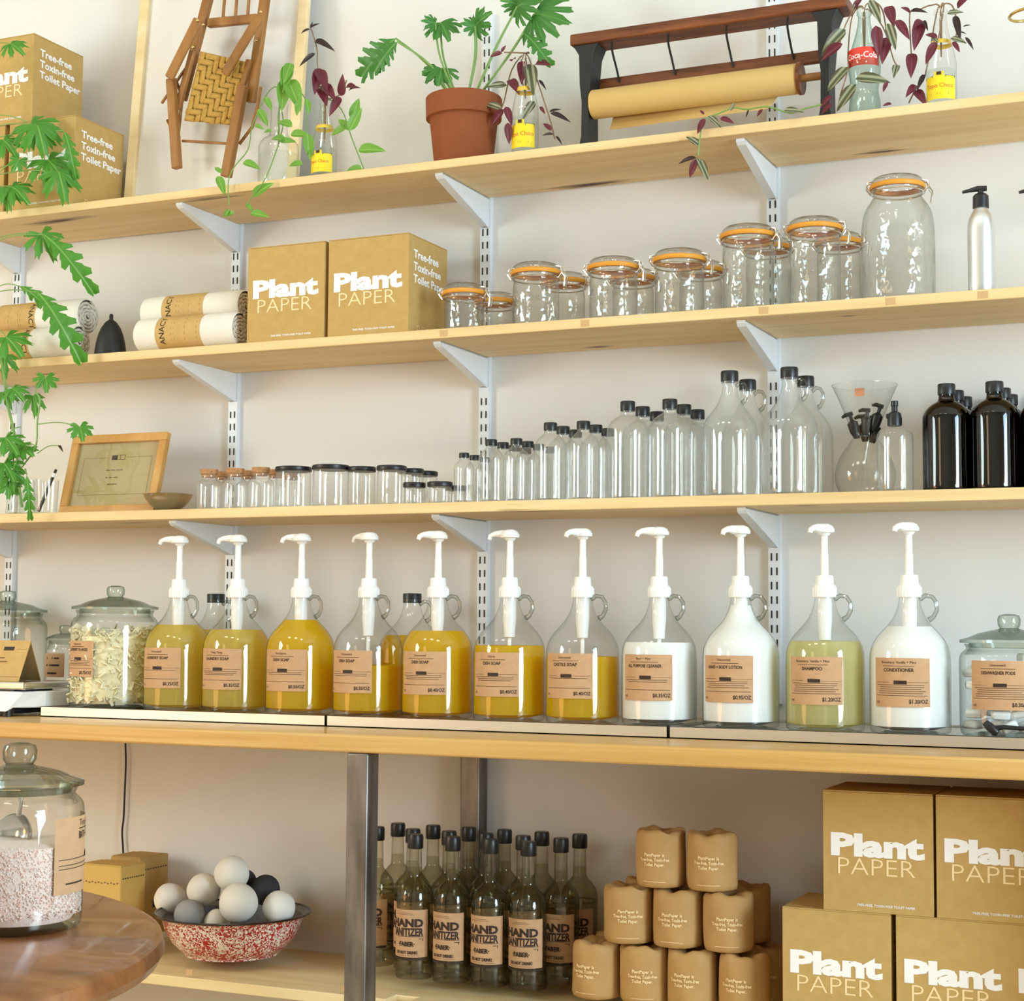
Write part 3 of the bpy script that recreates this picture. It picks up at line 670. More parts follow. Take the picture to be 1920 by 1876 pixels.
tcx = atY(36, 1250, -.36).x
t = thing('tent_card', (tcx - .095, -.325, zt), 'folded kraft tent card standing on the scale plate', 'sign')
hw, dp, ht = .100, .042, .100
tm = MB(); tm.add([(-hw, -dp, 0), (hw, -dp, 0), (hw, 0, ht), (-hw, 0, ht), (-hw, -dp + .0012, 0), (hw, -dp + .0012, 0), (hw, 0.0012, ht - .002), (-hw, .0012, ht - .002)], [(0, 1, 2, 3), (7, 6, 5, 4), (0, 4, 5, 1), (1, 5, 6, 2), (3, 7, 4, 0)])
put('front_leaf', tm, KBAND, t, smooth=False)
tm = MB(); tm.add([(-hw, dp, 0), (hw, dp, 0), (hw, 0, ht), (-hw, 0, ht), (-hw, dp - .0012, 0), (hw, dp - .0012, 0), (hw, -.001, ht - .002), (-hw, -.001, ht - .002)], [(3, 2, 1, 0), (4, 5, 6, 7), (1, 5, 4, 0), (2, 6, 5, 1), (0, 4, 7, 3)])
put('rear_leaf', tm, KBAND, t, smooth=False)
fdir = Vector((0, dp, ht)).normalized(); tp = lambda x, y: tuple(Vector((x, -dp - .0008, 0)) + fdir * y)
print_on('lettering', [(None, x, .062, w, .0028) for x, w in ((-.03, .026), (.0, .02), (.026, .018))] + [(None, x, .052, w, .0028) for x, w in ((-.035, .03), (-.008, .012), (.01, .012), (.034, .024))] + [(None, .08, .086, .03, .0007), (None, 0, .012, .19, .0007)], tp, INKB, t)
print_on('badge', [(None, .04, .087, .032, .010)], tp, INK, t)

# ------------------------------------------------------------------ clip-top jars on the towel shelf
def clip_jar(px, wpx, ytop, Y, label, group=None, rz=0, neck=None):
    x = atY(px, ytop + 60, Y).x; q = mpp((x, Y, Z2 + .1)); r = wpx * q / 2; H = atY(px, ytop, Y).z - Z2
    o = thing('clip_top_jar', (x, Y, Z2), label, 'jar', group, rz)
    rn = r * 1.0 if neck is None else neck * q / 2; hl = H - .026
    if neck is None: pr = [(r * .88, 0), (r * .98, .004), (r, .012), (r, hl * .5), (r, hl - .030), (r * .985, hl - .022), (r * .96, hl - .014), (rn * 1.02, hl - .008), (rn * 1.02, hl)]
    else: pr = [(r * .86, 0), (r * .97, .005), (r, .02), (r, hl * .45), (r * .985, hl * .66), (r * .90, hl * .80), (rn * .98, hl - .02), (rn * .98, hl - .010), (rn * 1.04, hl - .006), (rn * 1.04, hl)]
    put('body', MB().lathe([(0, .007), (r * .6, .006)] + smoothprof(pr, 3), 40), G_WAVY, o)
    put('seal', MB().lathe([(rn * .90, hl - .002), (rn * 1.08, hl - .002), (rn * 1.11, hl + .001), (rn * 1.12, hl + .003), (rn * 1.11, hl + .005), (rn * 1.08, hl + .0075), (rn * .90, hl + .0075)], 36), RUBBER, o)
    put('lid', MB().lathe([(rn * 1.04, hl + .006), (rn * 1.05, hl + .012), (rn * .99, hl + .018), (rn * .90, hl + .022), (rn * .5, hl + .025), (0, hl + .026)], 36), G_WAVY, o)
    w = MB(); ring = [(rn * 1.05 * math.cos(2 * PI * i / 32), rn * 1.05 * math.sin(2 * PI * i / 32), hl - .010) for i in range(32)]
    w.tube(ring, .0016, 6, closed=True)
    put('wire_collar', w, CHROME, o)
    for sx, nm in ((1, 'clasp'), (-1, 'hinge')):
        c = MB(); xx = sx * rn * 1.06
        c.tube([(xx, -.010, hl - .010), (xx + sx * .009, -.010, hl + .002), (xx + sx * .006, -.009, hl + .013), (xx - sx * .006, -.007, hl + .016), (xx - sx * .006, .007, hl + .016), (xx + sx * .006, .009, hl + .013), (xx + sx * .009, .010, hl + .002), (xx, .010, hl - .010)], .0018, 6)
        if sx == 1: c.tube([(xx + .009, -.009, hl), (xx + .016, -.009, hl - .010), (xx + .013, -.007, hl - .030), (xx + .013, .007, hl - .030), (xx + .016, .009, hl - .010), (xx + .009, .009, hl)], .0018, 6)
        put(nm, c, CHROME, o)
    return o
YJ, YJ2 = -.236, -.105
cg = 'clip-top jars with orange seals'
E_ = MB
for px, wpx, yt_, Y, rz, lab in ((870, 75, 532, YJ, 8, 'shortest clip-top jar, in front, next to the lettered carton'), (1005, 87, 494, YJ, 5, 'low clip-top jar with embossed front beside the shortest jar'),
        (1150, 90, 484, YJ, 4, 'medium clip-top jar between two others of nearly its height'), (1274, 92, 469, YJ, 10, 'medium clip-top jar just before the two tall jars'),
        (1403, 96, 424, YJ, -4, 'tall straight clip-top jar in front of the wall standard'), (1528, 95, 410, YJ, 8, 'tall straight clip-top jar beside the biggest jar'),
        (928, 70, 549, YJ2, 0, 'shortest clip-top jar of the rear row'), (1058, 78, 512, YJ2, 0, 'low clip-top jar of the rear row behind the embossed one'), (1187, 78, 505, YJ2, 0, 'clip-top jar of the rear row behind the first medium jar'),
        (1314, 80, 490, YJ2, 0, 'clip-top jar of the rear row behind the second medium jar'), (1440, 82, 447, YJ2, 0, 'tall clip-top jar of the rear row behind the wall-standard jar'), (1573, 82, 437, YJ2, 0, 'tall clip-top jar of the rear row beside the biggest jar')):
    jj = clip_jar(px, wpx, yt_, Y, lab, cg, R(rz))
    if Y == YJ:
        q = mpp((jj.location.x, Y, Z2)); r = wpx * q / 2
        em = MB(); random.seed(int(px))
        print_on('embossed_script', [('Le Parfait', 0, .052 + (.03 if wpx > 93 else 0), .016, 0, .9, 'c'), ('Super', .004, .030 + (.03 if wpx > 93 else 0), .014, 0, .9, 'c')], cyl(r + .0006, 0, R(-12)), glass('emboss_%d' % px, tint=(.90, .90, .87), edge=(.6, .6, .56), epow=1.0, refl=4.0, rough=.1), jj)
clip_jar(1683, 136, 331, -.215, 'biggest clip-top jar with round shoulders beside the aluminium pump bottle', cg, R(14), neck=93)
# aluminium pump bottles
def alu(px, rz, lab, Y=-.245):
    x = atY(px, 460, Y).x; q = mpp((x, Y, 2)); r = 25 * q; H = atY(px, 390, Y).z - Z2
    o = thing('aluminium_pump_bottle', (x, Y, Z2), lab, 'bottle', None, R(rz))
    put('bottle', MB().lathe([(0, 0), (r * .93, 0)] + smoothprof([(r, .004), (r, H * .5), (r, H * .76), (r * .88, H * .88), (r * .6, H * .965), (r * .5, H)], 4) + [(0, H)], 32), ALU, o)
    p = put('pump', MB().lathe([(0, H), (r * .60, H), (r * .58, H + .024), (r * .46, H + .028), (r * .22, H + .031), (r * .2, H + .036), (0, H + .036)], 24), BLACKP, o)
    put('nozzle', MB().tube([(.012, 0, H + .040), (-.006, 0, H + .040), (-.022, 0, H + .037), (-.036, 0, H + .034)], [.0055, .006, .004, .003], 10), BLACKP, p)
alu(1840, 12, 'brushed aluminium bottle with black pump beside the biggest jar')
alu(1947, 8, 'second brushed aluminium pump bottle, only its black nozzle tip showing')

# ------------------------------------------------------------------ bottle shelf
def boston(r, H, glassm, name, label, cat, group, loc, capr=.36, rz=0, body=.68, proto=None):
    """round-shouldered bottle with black screw cap; H includes the cap"""
    o = thing(name, loc, label, cat, group, rz)
    key = (round(r, 4), round(H, 4), glassm.name)
    if key not in _bc:
        rc = r * capr; hc = min(.022, H * .10); hn = H - hc
        pr = [(r * .90, 0), (r * .985, .003), (r, .010), (r, H * .3), (r, H * body * .98), (r * .965, H * (body + .045)), (r * .83, H * (body + .10)), (r * .60, H * (body + .145)), (rc * 1.05, H * (body + .175)), (rc * .90, hn - .004), (rc * .90, hn + .004)]
        _bc[key] = (MB().lathe([(0, .006), (r * .6, .005)] + smoothprof(pr, 3), 32).mesh('bottle', glassm), MB().lathe([(0, hn), (rc, hn), (rc * 1.02, hn + .002), (rc * 1.02, H - .002), (rc * .95, H), (0, H)], 24).mesh('cap', BLACKP))
    a, b = _bc[key]; obj('bottle', a, o); obj('cap', b, o)
    return o
_bc = {}
def rows(fronts, wpx, ytop, Y0, dY, n, words, glassm=G_LIT, name='glass_bottle', capr=.36, body=.68):
    q0 = None
    for k, px in enumerate(fronts):
        x = atY(px, ytop + 40, Y0).x
        if q0 is None: q0 = mpp((x, Y0, Z3 + .1)); r = wpx * q0 / 2; H = atY(px, ytop, Y0).z - Z3
        for i in range(n):
            boston(r, H, glassm, name, words[min(i, 1)] + (', ' + words[3 + k] if len(words) > 3 else ''), 'bottle', words[2], (x, Y0 + i * dY, Z3), capr, body=body)
rows([870], 38, 849, -.268, .055, 3, ('tiniest round-shouldered clear bottle with black cap, front of its file', 'tiniest clear bottle standing behind the front tiny one', 'tiny capped bottles'), capr=.5)
rows([921, 968], 48, 824, -.262, .064, 4, ('small clear black-capped bottle in front', 'small clear black-capped bottle behind the front ones', 'small capped bottles', 'beside the tiny bottles', 'beside the medium bottles'), capr=.46)
rows([1032, 1094], 60, 792.5, -.255, .074, 3, ('medium clear black-capped bottle in front', 'medium clear black-capped bottle behind the front ones', 'medium capped bottles', 'beside the small bottles', 'beside the large bottles'), capr=.42)
rows([1177, 1256], 79, 752.5, -.246, .096, 3, ('large clear black-capped bottle in front', 'large clear black-capped bottle behind the front ones', 'large capped bottles', 'beside the medium bottles', 'beside the clear jugs'), capr=.35)
rows([1775, 1865], 90, 720, -.244, .104, 3, ('big amber bottle in front', 'big amber bottle behind the front ones', 'amber bottles', 'beside the spray bottle', 'away from the spray bottle'), G_AMBER, 'amber_bottle', .36, .665)
rows([1960], 90, 714, -.244, .104, 3, ('amber bottle beyond the two front amber bottles, barely showing', 'amber bottle at the back of the barely showing file', 'amber bottles at the shelf end'), G_AMBER, 'amber_bottle', .36, .665)
# capped clear jugs with ring handles
JS = .80
jp8 = [(r * JS * 1.02, z * JS * 1.0) for r, z in JP]
j8 = MB().lathe([(0, .006), (.04, .005)] + jp8 + [(.0195, .212), (.0195, .216)], 36).mesh('bottle', G_LIT)
h8 = MB().tube([(x * JS * 1.0, y, z * JS) for x, y, z in hp], [.0042, .0036, .0034, .0034, .0034, .0038, .005], 8).mesh('handle', MATS['handle_glass'])
cp8 = MB().lathe([(0, .2155), (.0205, .2155), (.0208, .217), (.0208, .2325), (.0195, .235), (0, .235)], 28).mesh('cap', BLACKP)
for k, (px, yt_) in enumerate(((1368, 696), (1480, 689))):
    Y0 = -.232; x = atY(px, 720, Y0).x; q = mpp((x, Y0, 1.55)); s1 = (104 * q / 2) / (.0797 * JS * 1.02); H = atY(px, yt_, Y0).z - Z3; s2 = H / .235
    for i in range(2):
        o = thing('clear_jug', (x, Y0 + i * .137, Z3), (('front' if i == 0 else 'rear') + ' empty clear jug with ring handle, ' + ('beside the large capped bottles' if k == 0 else 'beside the hourglass carafe')), 'jug', ('front clear jugs' if i == 0 else 'rear clear jugs'))
        for nm, me in (('bottle', j8), ('handle', h8), ('cap', cp8)): obj(nm, me, o, scale=(s1, s1, s2))
# cork-stoppered bottles
_ck = {}
def cork_bottle(px, ytop, Y, lab, grp):
    x = atY(px, 900, Y).x; q = mpp((x, -.26, 1.5)); r = 24 * q; H = .093
    o = thing('corked_bottle', (x, Y, Z3), lab, 'bottle', grp)
    if not _ck:
        pr = [(r * .9, 0), (r, .004), (r, .04), (r, H * .62), (r * .93, H * .70), (r * .72, H * .755), (r * .60, H * .79), (r * .58, H * .90), (r * .66, H * .92)]
        _ck['b'] = MB().lathe([(0, .004)] + smoothprof(pr, 3), 28).mesh('bottle', G_LIT)
        _ck['c'] = MB().lathe([(0, H * .84), (r * .54, H * .84), (r * .60, H * .92), (r * .67, H * .925), (r * .70, H * 1.05), (0, H * 1.055)], 24).mesh('cork', CORK)
    obj('bottle', _ck['b'], o); obj('cork', _ck['c'], o)
for px, w_ in ((392, 'beside the metal bowl'), (441, 'between two others'), (489, 'beside the wide lidded jar')): cork_bottle(px, 850, -.262, 'front corked bottle ' + w_, 'front corked bottles')
for px in (417, 466, 518): cork_bottle(px, 854, -.198, 'small corked bottle standing behind the front corked bottles', 'rear corked bottles')
cork_bottle(547, 858, -.135, 'small corked bottle farthest back behind the black-lidded jar', 'rearmost corked bottle')
# black-lidded jars
_lj = {}
def lid_jar(px, wpx, ytop, Y, lab, grp):
    x = atY(px, 910, Y).x; q = mpp((x, Y, 1.5)); r = wpx * q / 2; H = atY(px, ytop, Y).z - Z3
    o = thing('black_lidded_jar', (x, Y, Z3), lab, 'jar', grp); hc = .011; h = H - hc
    pr = [(r * .85, 0), (r * .93, .003), (r * .95, .01), (r * .95, h * .5), (r * .95, h - .006), (r * .90, h - .002), (r * .89, h + .003)]
    put('body', MB().lathe([(0, .004)] + smoothprof(pr, 3), 32), G_LIT, o)
    put('lid', MB().lathe([(0, h), (r * .98, h), (r, h + .002), (r, H - .002), (r * .96, H), (0, H)], 32), BLACKP, o)
lid_jar(550, 69, 875.5, -.257, 'wide clear jar with flat black lid beside the corked bottles', None)
lid_jar(620, 71, 872.5, -.257, 'wide clear jar with flat black lid between two other lidded jars', None)
lid_jar(678, 54, 875.5, -.24, 'narrower clear jar with black lid beside the wide lidded jars', None)
lid_jar(734, 57, 873.5, -.264, 'narrower clear jar with black lid in front of two others', None)
for px, Y, yt_ in ((770, -.185, 879), (796, -.115, 884)): lid_jar(px, 50, yt_, Y, 'narrower black-lidded jar in the file behind the front one', 'rear lidded jars')
lid_jar(777, 43, 905, -.274, 'squat little jar with black lid beside the narrower jars', None)
lid_jar(825, 48, 903.5, -.274, 'squat little jar with black lid next to the tiny bottles', None)
lid_jar(856, 42, 911, -.205, 'squat little jar with black lid half hidden behind the tiny bottles', None)
# hourglass brewer full of pump tops
Y0 = -.165; x = atY(1622, 820, Y0).x; q = mpp((x, Y0, 1.55)); H = atY(1628, 724, Y0).z - Z3
ch = thing('hourglass_carafe', (x, Y0, Z3), 'hourglass glass carafe holding black pump tops, with a brown sticker', 'carafe')
G_THIN = glass('thin_glass', edge=(.52, .55, .52), epow=3.2)
put('carafe', MB().lathe([(0, .005), (36 * q, .003)] + smoothprof([(44 * q, 0), (54 * q, H * .10), (56 * q, H * .22), (46 * q, H * .36), (27 * q, H * .50), (22 * q, H * .56), (30 * q, H * .66), (46 * q, H * .85), (60 * q, H), (61 * q, H + .001)], 3), 40), G_THIN, ch)
print_on('sticker', [(None, -.006, H * .915, .020, .017)], cyl(53.5 * q, 0, R(8)), STICKER, ch)
for k, (dx, dy, dz, tl) in enumerate(((-.020, -.008, .60, .28), (.006, -.012, .62, -.05), (.018, .004, .56, -.25), (-.004, .012, .58, .1), (.024, -.008, .66, -.3))):
    M = Matrix.Translation((dx, dy, H * dz)) @ Matrix.Rotation(-tl, 4, 'Y')
    p = MB().lathe([(0, -.018), (.006, -.018), (.011, -.002), (.0115, .016), (.007, .020), (.004, .022), (.004, .034), (0, .034)], 14, M=M)
    p.tube([M @ Vector((.006, 0, .036)), M @ Vector((-.010, 0, .037)), M @ Vector((-.018, 0, .034))], [.0045, .0045, .003], 8)
    put('pump_top', p, BLACKP, ch)
    put('pump_tube', MB().tube([(dx, dy, H * dz - .015), (dx * .4, dy * .4, H * .52), (-dx * .6, dy, H * .12)], .002, 6), G_THIN, ch)
# clear bottle with black sprayer
Y0 = -.265; x = atY(1678, 850, Y0).x; q = mpp((x, Y0, 1.5)); r = 34 * q; H = atY(1674, 795, Y0).z - Z3
sp_o = thing('spray_bottle', (x, Y0, Z3), 'clear round bottle with black spray top beside the hourglass carafe', 'bottle')
put('bottle', MB().lathe([(0, .006), (r * .6, .005)] + smoothprof([(r * .9, 0), (r, .006), (r, H * .4), (r, H * .78), (r * .93, H * .87), (r * .70, H * .94), (r * .36, H * .98), (r * .34, H)], 3), 32), G_LIT, sp_o)
put('sprayer', MB().lathe([(0, H - .004), (r * .40, H - .004), (r * .40, H + .012), (r * .34, H + .022), (r * .17, H + .026), (r * .17, H + .036), (r * .2, H + .037), (r * .2, H + .047), (0, H + .048)], 20), BLACKP, sp_o)
put('nozzle', MB().box((-.008, -.004, H + .016), (.016, .010, .010)), BLACKP, sp_o, bevel=.002)
# framed certificate leaning on the wall
BL = atY(108, 958, -.235); BL.z = Z3; xr_ = atY(287, 955, -.235).x; Wf = xr_ - BL.x; Hf = .214; lean = R(14.5)
fr = thing('picture_frame', (BL.x + Wf / 2, -.235, Z3 + .0005), 'wooden picture frame with a printed certificate leaning on the shelf', 'picture frame')
M = Matrix.Rotation(-lean, 4, 'X'); fw = .022
for nm, c, d in (('frame_rail', (0, .009, fw / 2), (Wf, .018, fw)), ('frame_rail', (0, .009, Hf - fw / 2), (Wf, .018, fw)), ('frame_stile', (-Wf / 2 + fw / 2, .009, Hf / 2), (fw, .018, Hf - 2 * fw)), ('frame_stile', (Wf / 2 - fw / 2, .009, Hf / 2), (fw, .018, Hf - 2 * fw))):
    put(nm, MB().box(c, d, M=M), OAKF, fr, bevel=.002, smooth=False)
pp = put('certificate', MB().box((0, .0125, Hf / 2), (Wf - 2 * fw + .004, .002, Hf - 2 * fw + .004), M=M), PAPERC, fr, smooth=False)
put('pane', MB().box((0, .0085, Hf / 2), (Wf - 2 * fw + .004, .001, Hf - 2 * fw + .004), M=M), G_PANE, fr, smooth=False)
cf = lambda x, y: tuple(M @ Vector((x, .0112, y)))
w2 = Wf / 2 - fw - .02; zc = Hf / 2 - .004
pr_ = [(None, 0, zc - .05, 2 * w2, .0009), (None, -w2, zc, .0009, .10), (None, w2, zc, .0009, .10), (None, -w2 * .64, zc + .05, w2 * .72, .0009), (None, w2 * .64, zc + .05, w2 * .72, .0009)]
pr_ += [(None, x, zc + .016, w, .0026) for x, w in ((-.024, .012), (-.008, .014), (.012, .02))] + [(None, x, zc - .004, w, .0026) for x, w in ((-.024, .008), (-.012, .01), (.004, .014))] + [(None, -.004, zc - .022, .03, .0022)]
print_on('printed_lines', pr_, cf, INKB, pp)
print_on('printed_emblem', [(None, -.010, zc + .05, .018, .013), (None, .012, zc + .0562, .022, .0012), (None, .012, zc + .0438, .022, .0012), (None, .0225, zc + .05, .0012, .013), (None, .008, zc + .05, .0012, .013)], cf, INK, pp)
# steel bowl
Y0 = -.235; x = atY(315, 930, Y0).x; q = mpp((x, Y0, 1.45)); r = 47 * q; H = .042
bw = thing('metal_bowl', (x, Y0, Z3), 'small footed nickel bowl in front of the certificate', 'bowl')
put('bowl', MB().lathe([(0, .0), (r * .42, 0), (r * .44, .003), (r * .70, H * .35), (r * .90, H * .72), (r * .97, H * .97), (r * 1.0, H), (r * .95, H * .97), (r * .86, H * .70), (r * .62, H * .33), (r * .3, .006), (0, .005)], 40), BRASSBOWL, bw)
# drinking glass with pen
Y0 = -.235; x = atY(86, 925, Y0).x; q = mpp((x, Y0, 1.5)); r = 24 * q
tg = thing('drinking_glass', (x, Y0, Z3), 'clear drinking glass with a pen in it beside the picture frame', 'glass')
put('tumbler', MB().lathe([(0, .006), (r * .8, .004), (r * .86, 0), (r * .9, .004), (r, .088), (r * .96, .088), (r * .82, .010)], 28), G_CLEAR, tg)
pen = thing('pen', (x - r * .52, Y0 - .006, Z3 + .0085), 'black and silver pen leaning in the drinking glass', 'pen')
put('barrel', MB().tube([(0, 0, 0), (.040, .004, .088)], .0042, 10), BLACKP, pen); put('grip_ring', MB().tube([(.040, .004, .088), (.0445, .0045, .098)], .0046, 10), WHITEP, pen); put('button', MB().tube([(.0445, .0045, .098), (.049, .005, .107)], .0036, 10), BLACKP, pen)
put('clip', MB().box((.024, -.003, .055), (.0022, .0012, .045), M=None), CHROME, pen, smooth=False)

# ------------------------------------------------------------------ towels and black bottle on the towel shelf
def towel(pxl, pxr, pyc, rpx, Y, ztop, lab, band=(.33, .70), flip=False):
    a = atY(pxl, pyc, Y); b = atY(pxr, pyc, Y); q = mpp((a + b) / 2); r = rpx * q; Ln = b.x - a.x
    o = thing('rolled_towel', ((a.x + b.x) / 2, Y, ztop), lab, 'towel')
    M = Matrix.Rotation(PI / 2, 4, 'Y'); mb = MB(); h = Ln / 2
    mb.lathe([(r * .25, -h), (r * .8, -h - .001), (r * .97, -h + .006), (r, -h + .02), (r * 1.0, 0), (r, h - .02), (r * .97, h - .005), (r * .90, h)], 36, 0, Matrix.Translation((0, 0, r)) @ M)
    put('cloth', mb, TOWEL, o)
    sp_ = []; 
    for i in range(150):
        t = i / 149; ang = t * 4.2 * 2 * PI; rr = r * (.10 + .80 * t); sp_.append((h + .002 * math.sin(i * 1.7) - .004, rr * math.cos(ang), r + rr * math.sin(ang)))
    put('rolled_edge', MB().tube(sp_, r * .085, 6), TOWELE, o)
    x0, x1 = -h + Ln * band[0], -h + Ln * band[1]
    put('paper_band', MB().lathe([(r * 1.008, x0), (r * 1.012, x0 + .001), (r * 1.012, x1 - .001), (r * 1.008, x1)], 40, 0, Matrix.Translation((0, 0, r)) @ M), KBAND, o)
    rb = r * 1.018
    def mp(u, v):      # u along the roll, v around it, v = 0 faces the room
        an = v / rb; return (u, -rb * math.cos(an), r + rb * math.sin(an))
    if flip: lt = lambda x, y: mp(x1 - .014 + y, -x + .006)
    else: lt = lambda x, y: mp(x0 + .022 - y, x + .004)
    print_on('band_lettering', [('ANACT', 0, -.006, .016, .012, 1.0, 'c')], lt, INK, o)
    for dx in (.36, .42, .66, .92): print_on('band_line', [(None, 0, -(x1 - x0) * dx if flip else (x1 - x0) * dx, .07, .0009)], (lambda x, y: mp(x1 + y, x)) if flip else (lambda x, y: mp(x0 + y, x)), INKB, o)
    return o, r
t1, r1 = towel(266, 452, 617, 33, -.252, Z2, 'lower rolled cotton towel with kraft band beside the cartons', (.24, .69))
t2, r2 = towel(278, 462, 574, 32, -.195, Z2 + r1 * 1.62, 'upper rolled cotton towel with kraft band resting on the lower one', (.24, .66))
t2.location.z = Z2 + math.sqrt(max(0, ((r1 + r2) * 1.02) ** 2 - .057 ** 2)) + r1 - r2
t2.location.y = t1.location.y + .057
t3, r3 = towel(-40, 150, 641, 31, -.252, Z2, 'lower rolled towel behind the green leaves with a rough cut end', (.2, .60), True)
t4, r4 = towel(-35, 166, 582, 33, -.2, Z2 + r3 * 1.6, 'upper rolled towel with kraft band behind the drooping leaf', (.25, .62), True)
t4.location.y = t3.location.y + .05; t4.location.z = Z2 + math.sqrt(max(0, ((r3 + r4) * 1.02) ** 2 - .05 ** 2)) + r3 - r4
Y0 = -.245; x = atY(208, 620, Y0).x; q = mpp((x, Y0, 1.85)); r = 30 * q; H = .102
pk = thing('pointed_iron_ornament', (x, Y0, Z2), 'black ribbed pointed dome with a small knob beside the towels', 'ornament')
mb = MB(); seg = 36; prf = [(1, 0), (.97, .14), (.90, .34), (.78, .54), (.60, .72), (.36, .86), (.16, .92)]; vv = []
for rr, zz in prf:
    for i in range(seg):
        a = 2 * PI * i / seg; k = 1 - .05 * (i % 3 == 0); vv.append((r * rr * k * math.cos(a), r * rr * k * math.sin(a), H * zz))
ff = [(j * seg + i, j * seg + (i + 1) % seg, (j + 1) * seg + (i + 1) % seg, (j + 1) * seg + i) for j in range(len(prf) - 1) for i in range(seg)] + [tuple(range(seg))[::-1]]
put('ribbed_dome', mb.add(vv, ff), IRON, pk, angle=50)
put('knob', MB().lathe([(r * .17, H * .90), (r * .12, H * .95), (r * .13, H * 1.03), (r * .08, H * 1.07), (0, H * 1.08)], 16), IRON, pk)

# ------------------------------------------------------------------ top shelf: leaning panel and folded chair
yb0, yb1 = -.105, -.045
A = atY(240, 366, yb0); B = atY(545, 300, yb0); ph = .78; pw = B.x - A.x + .03
pn = thing('leaning_panel', (A.x + pw / 2 - .012, yb0, Z1), 'white panel in a thin pale pine frame leaning on the wall behind the chair', 'panel')
lean = math.atan2(yb1 - yb0 + .01, ph); M = Matrix.Rotation(-lean, 4, 'X')
put('panel_sheet', MB().box((0, .006, ph / 2), (pw - .01, .005, ph - .01), M=M), PANELW, pn, smooth=False)
for sx in (-1, 1): put('frame_stile', MB().box((sx * (pw / 2 - .014), 0, ph / 2), (.029, .016, ph), M=M), PINE, pn, bevel=.002, smooth=False)
for zz in (.0145, ph - .0145): put('frame_rail', MB().box((0, 0, zz), (pw - .058, .016, .029), M=M), PINE, pn, bevel=.002, smooth=False)
# child's folding chair hung flat against the panel
YH = -.150
def C(px, py, dy=0): return atY(px, py, YH + dy)
base = C(385, 200); ch_o = thing('folding_chair', tuple(base), "small folded oak chair with woven cord seat hung against the white panel", 'chair')
def bar(nm, p, q, w, t, dy=0, mat=CHAIRWOOD, bev=.003):
    a = C(*p, dy) - base; b = C(*q, dy) - base; m = mpp(base); return put(nm, MB().beam(a, b, w * m, t, (1, 0, 0) if abs((b - a).z) > abs((b - a).x) else (0, 0, 1)), mat, ch_o, bevel=bev)
bar('front_leg', (321, 148), (332, 316), 17, .020, -.016); bar('front_leg', (456, 160), (424, 332), 19, .020, -.016)
bar('back_post', (408, -70), (341, 188), 18, .018, .012); bar('back_post', (507, -75), (470, 192), 18, .018, .012)
bar('arm', (372, 36), (317, 147), 21, .009, -.034, bev=.004); bar('arm', (487, 30), (421, 140), 20, .009, -.034, bev=.004)
bar('back_rail', (391, 44), (482, 35), 17, .016, .010); bar('back_rail', (405, -58), (500, -68), 20, .016, .010)
for x0, x1 in ((418, 426), (441, 449), (464, 471)): bar('spindle', (x0, 36), (x1, -60), 5, .006, .010, bev=.001)
bar('seat_rail', (362, 95), (334, 205), 11, .014, -.004); bar('seat_rail', (468, 112), (436, 236), 11, .014, -.004)
m_ = mpp(base)
put('stretcher', MB().tube([C(342, 264) - base, C(426, 269) - base], .0036, 8), CHAIRWOOD, ch_o)
put('link', MB().tube([C(489, 163, .004) - base, C(484, 196, .004) - base, C(473, 238, .004) - base, C(449, 270, .004) - base], .0042, 8), CHAIRWOOD, ch_o)
put('link', MB().tube([C(329, 148, .004) - base, C(342, 182, .004) - base, C(333, 268, .004) - base, C(314, 225, .004) - base], .0042, 8), CHAIRWOOD, ch_o)
bar('link', (348, 128), (303, 194), 6, .006, .004)
for px, py in ((370, 38), (381, 46), (362, 88), (489, 22), (480, 76)):
    put('rivet', MB().lathe([(0, 0), (.0045, .0006), (.003, .003), (0, .0038)], 10, M=Matrix.Rotation(PI / 2, 4, 'X')), BRASS, ch_o, tuple(C(px, py, -.04 if py < 50 and px != 381 else .002) - base))
q00, q10, q11, q01 = (376, 96), (462, 116), (431, 234), (345, 226)
def seat(u, v, dy): 
    x = (1 - u) * ((1 - v) * q00[0] + v * q01[0]) + u * ((1 - v) * q10[0] + v * q11[0]); y = (1 - u) * ((1 - v) * q00[1] + v * q01[1]) + u * ((1 - v) * q10[1] + v * q11[1])
    return C(x, y, dy) - base
NU, NV = 9, 11
for i in range(NU):          # cords running down the seat: over two, under two
    mb = MB(); vv = []
    for k in range(NV * 2 + 1):
        v = k / (NV * 2); up = ((int(v * NV) + i) % 4) < 2; dy = -.0085 if up else -.0030
        for du in (-.44, .44): vv.append(seat((i + .5 + du) / NU, v, dy - .0015))
    mb.add(vv, [(2 * k, 2 * k + 1, 2 * k + 3, 2 * k + 2) for k in range(NV * 2)]); o = put('cord_strand', mb, ROPE, ch_o, angle=80)
    s_ = o.modifiers.new('thick', 'SOLIDIFY'); s_.thickness = .0022
for j in range(NV):
    mb = MB(); vv = []
    for k in range(NU * 2 + 1):
        u = k / (NU * 2); up = ((int(u * NU) + j + 2) % 4) >= 2; dy = -.0080 if not up else -.0030
        dy = -.0035 if ((j + int(u * NU)) % 4) < 2 else -.0090
        for dv in (-.42, .42): vv.append(seat(u, (j + .5 + dv) / NV, dy))
    mb.add(vv, [(2 * k, 2 * k + 1, 2 * k + 3, 2 * k + 2) for k in range(NU * 2)]); o = put('cord_strand', mb, ROPE, ch_o, angle=80)
    s_ = o.modifiers.new('thick', 'SOLIDIFY'); s_.thickness = .0022

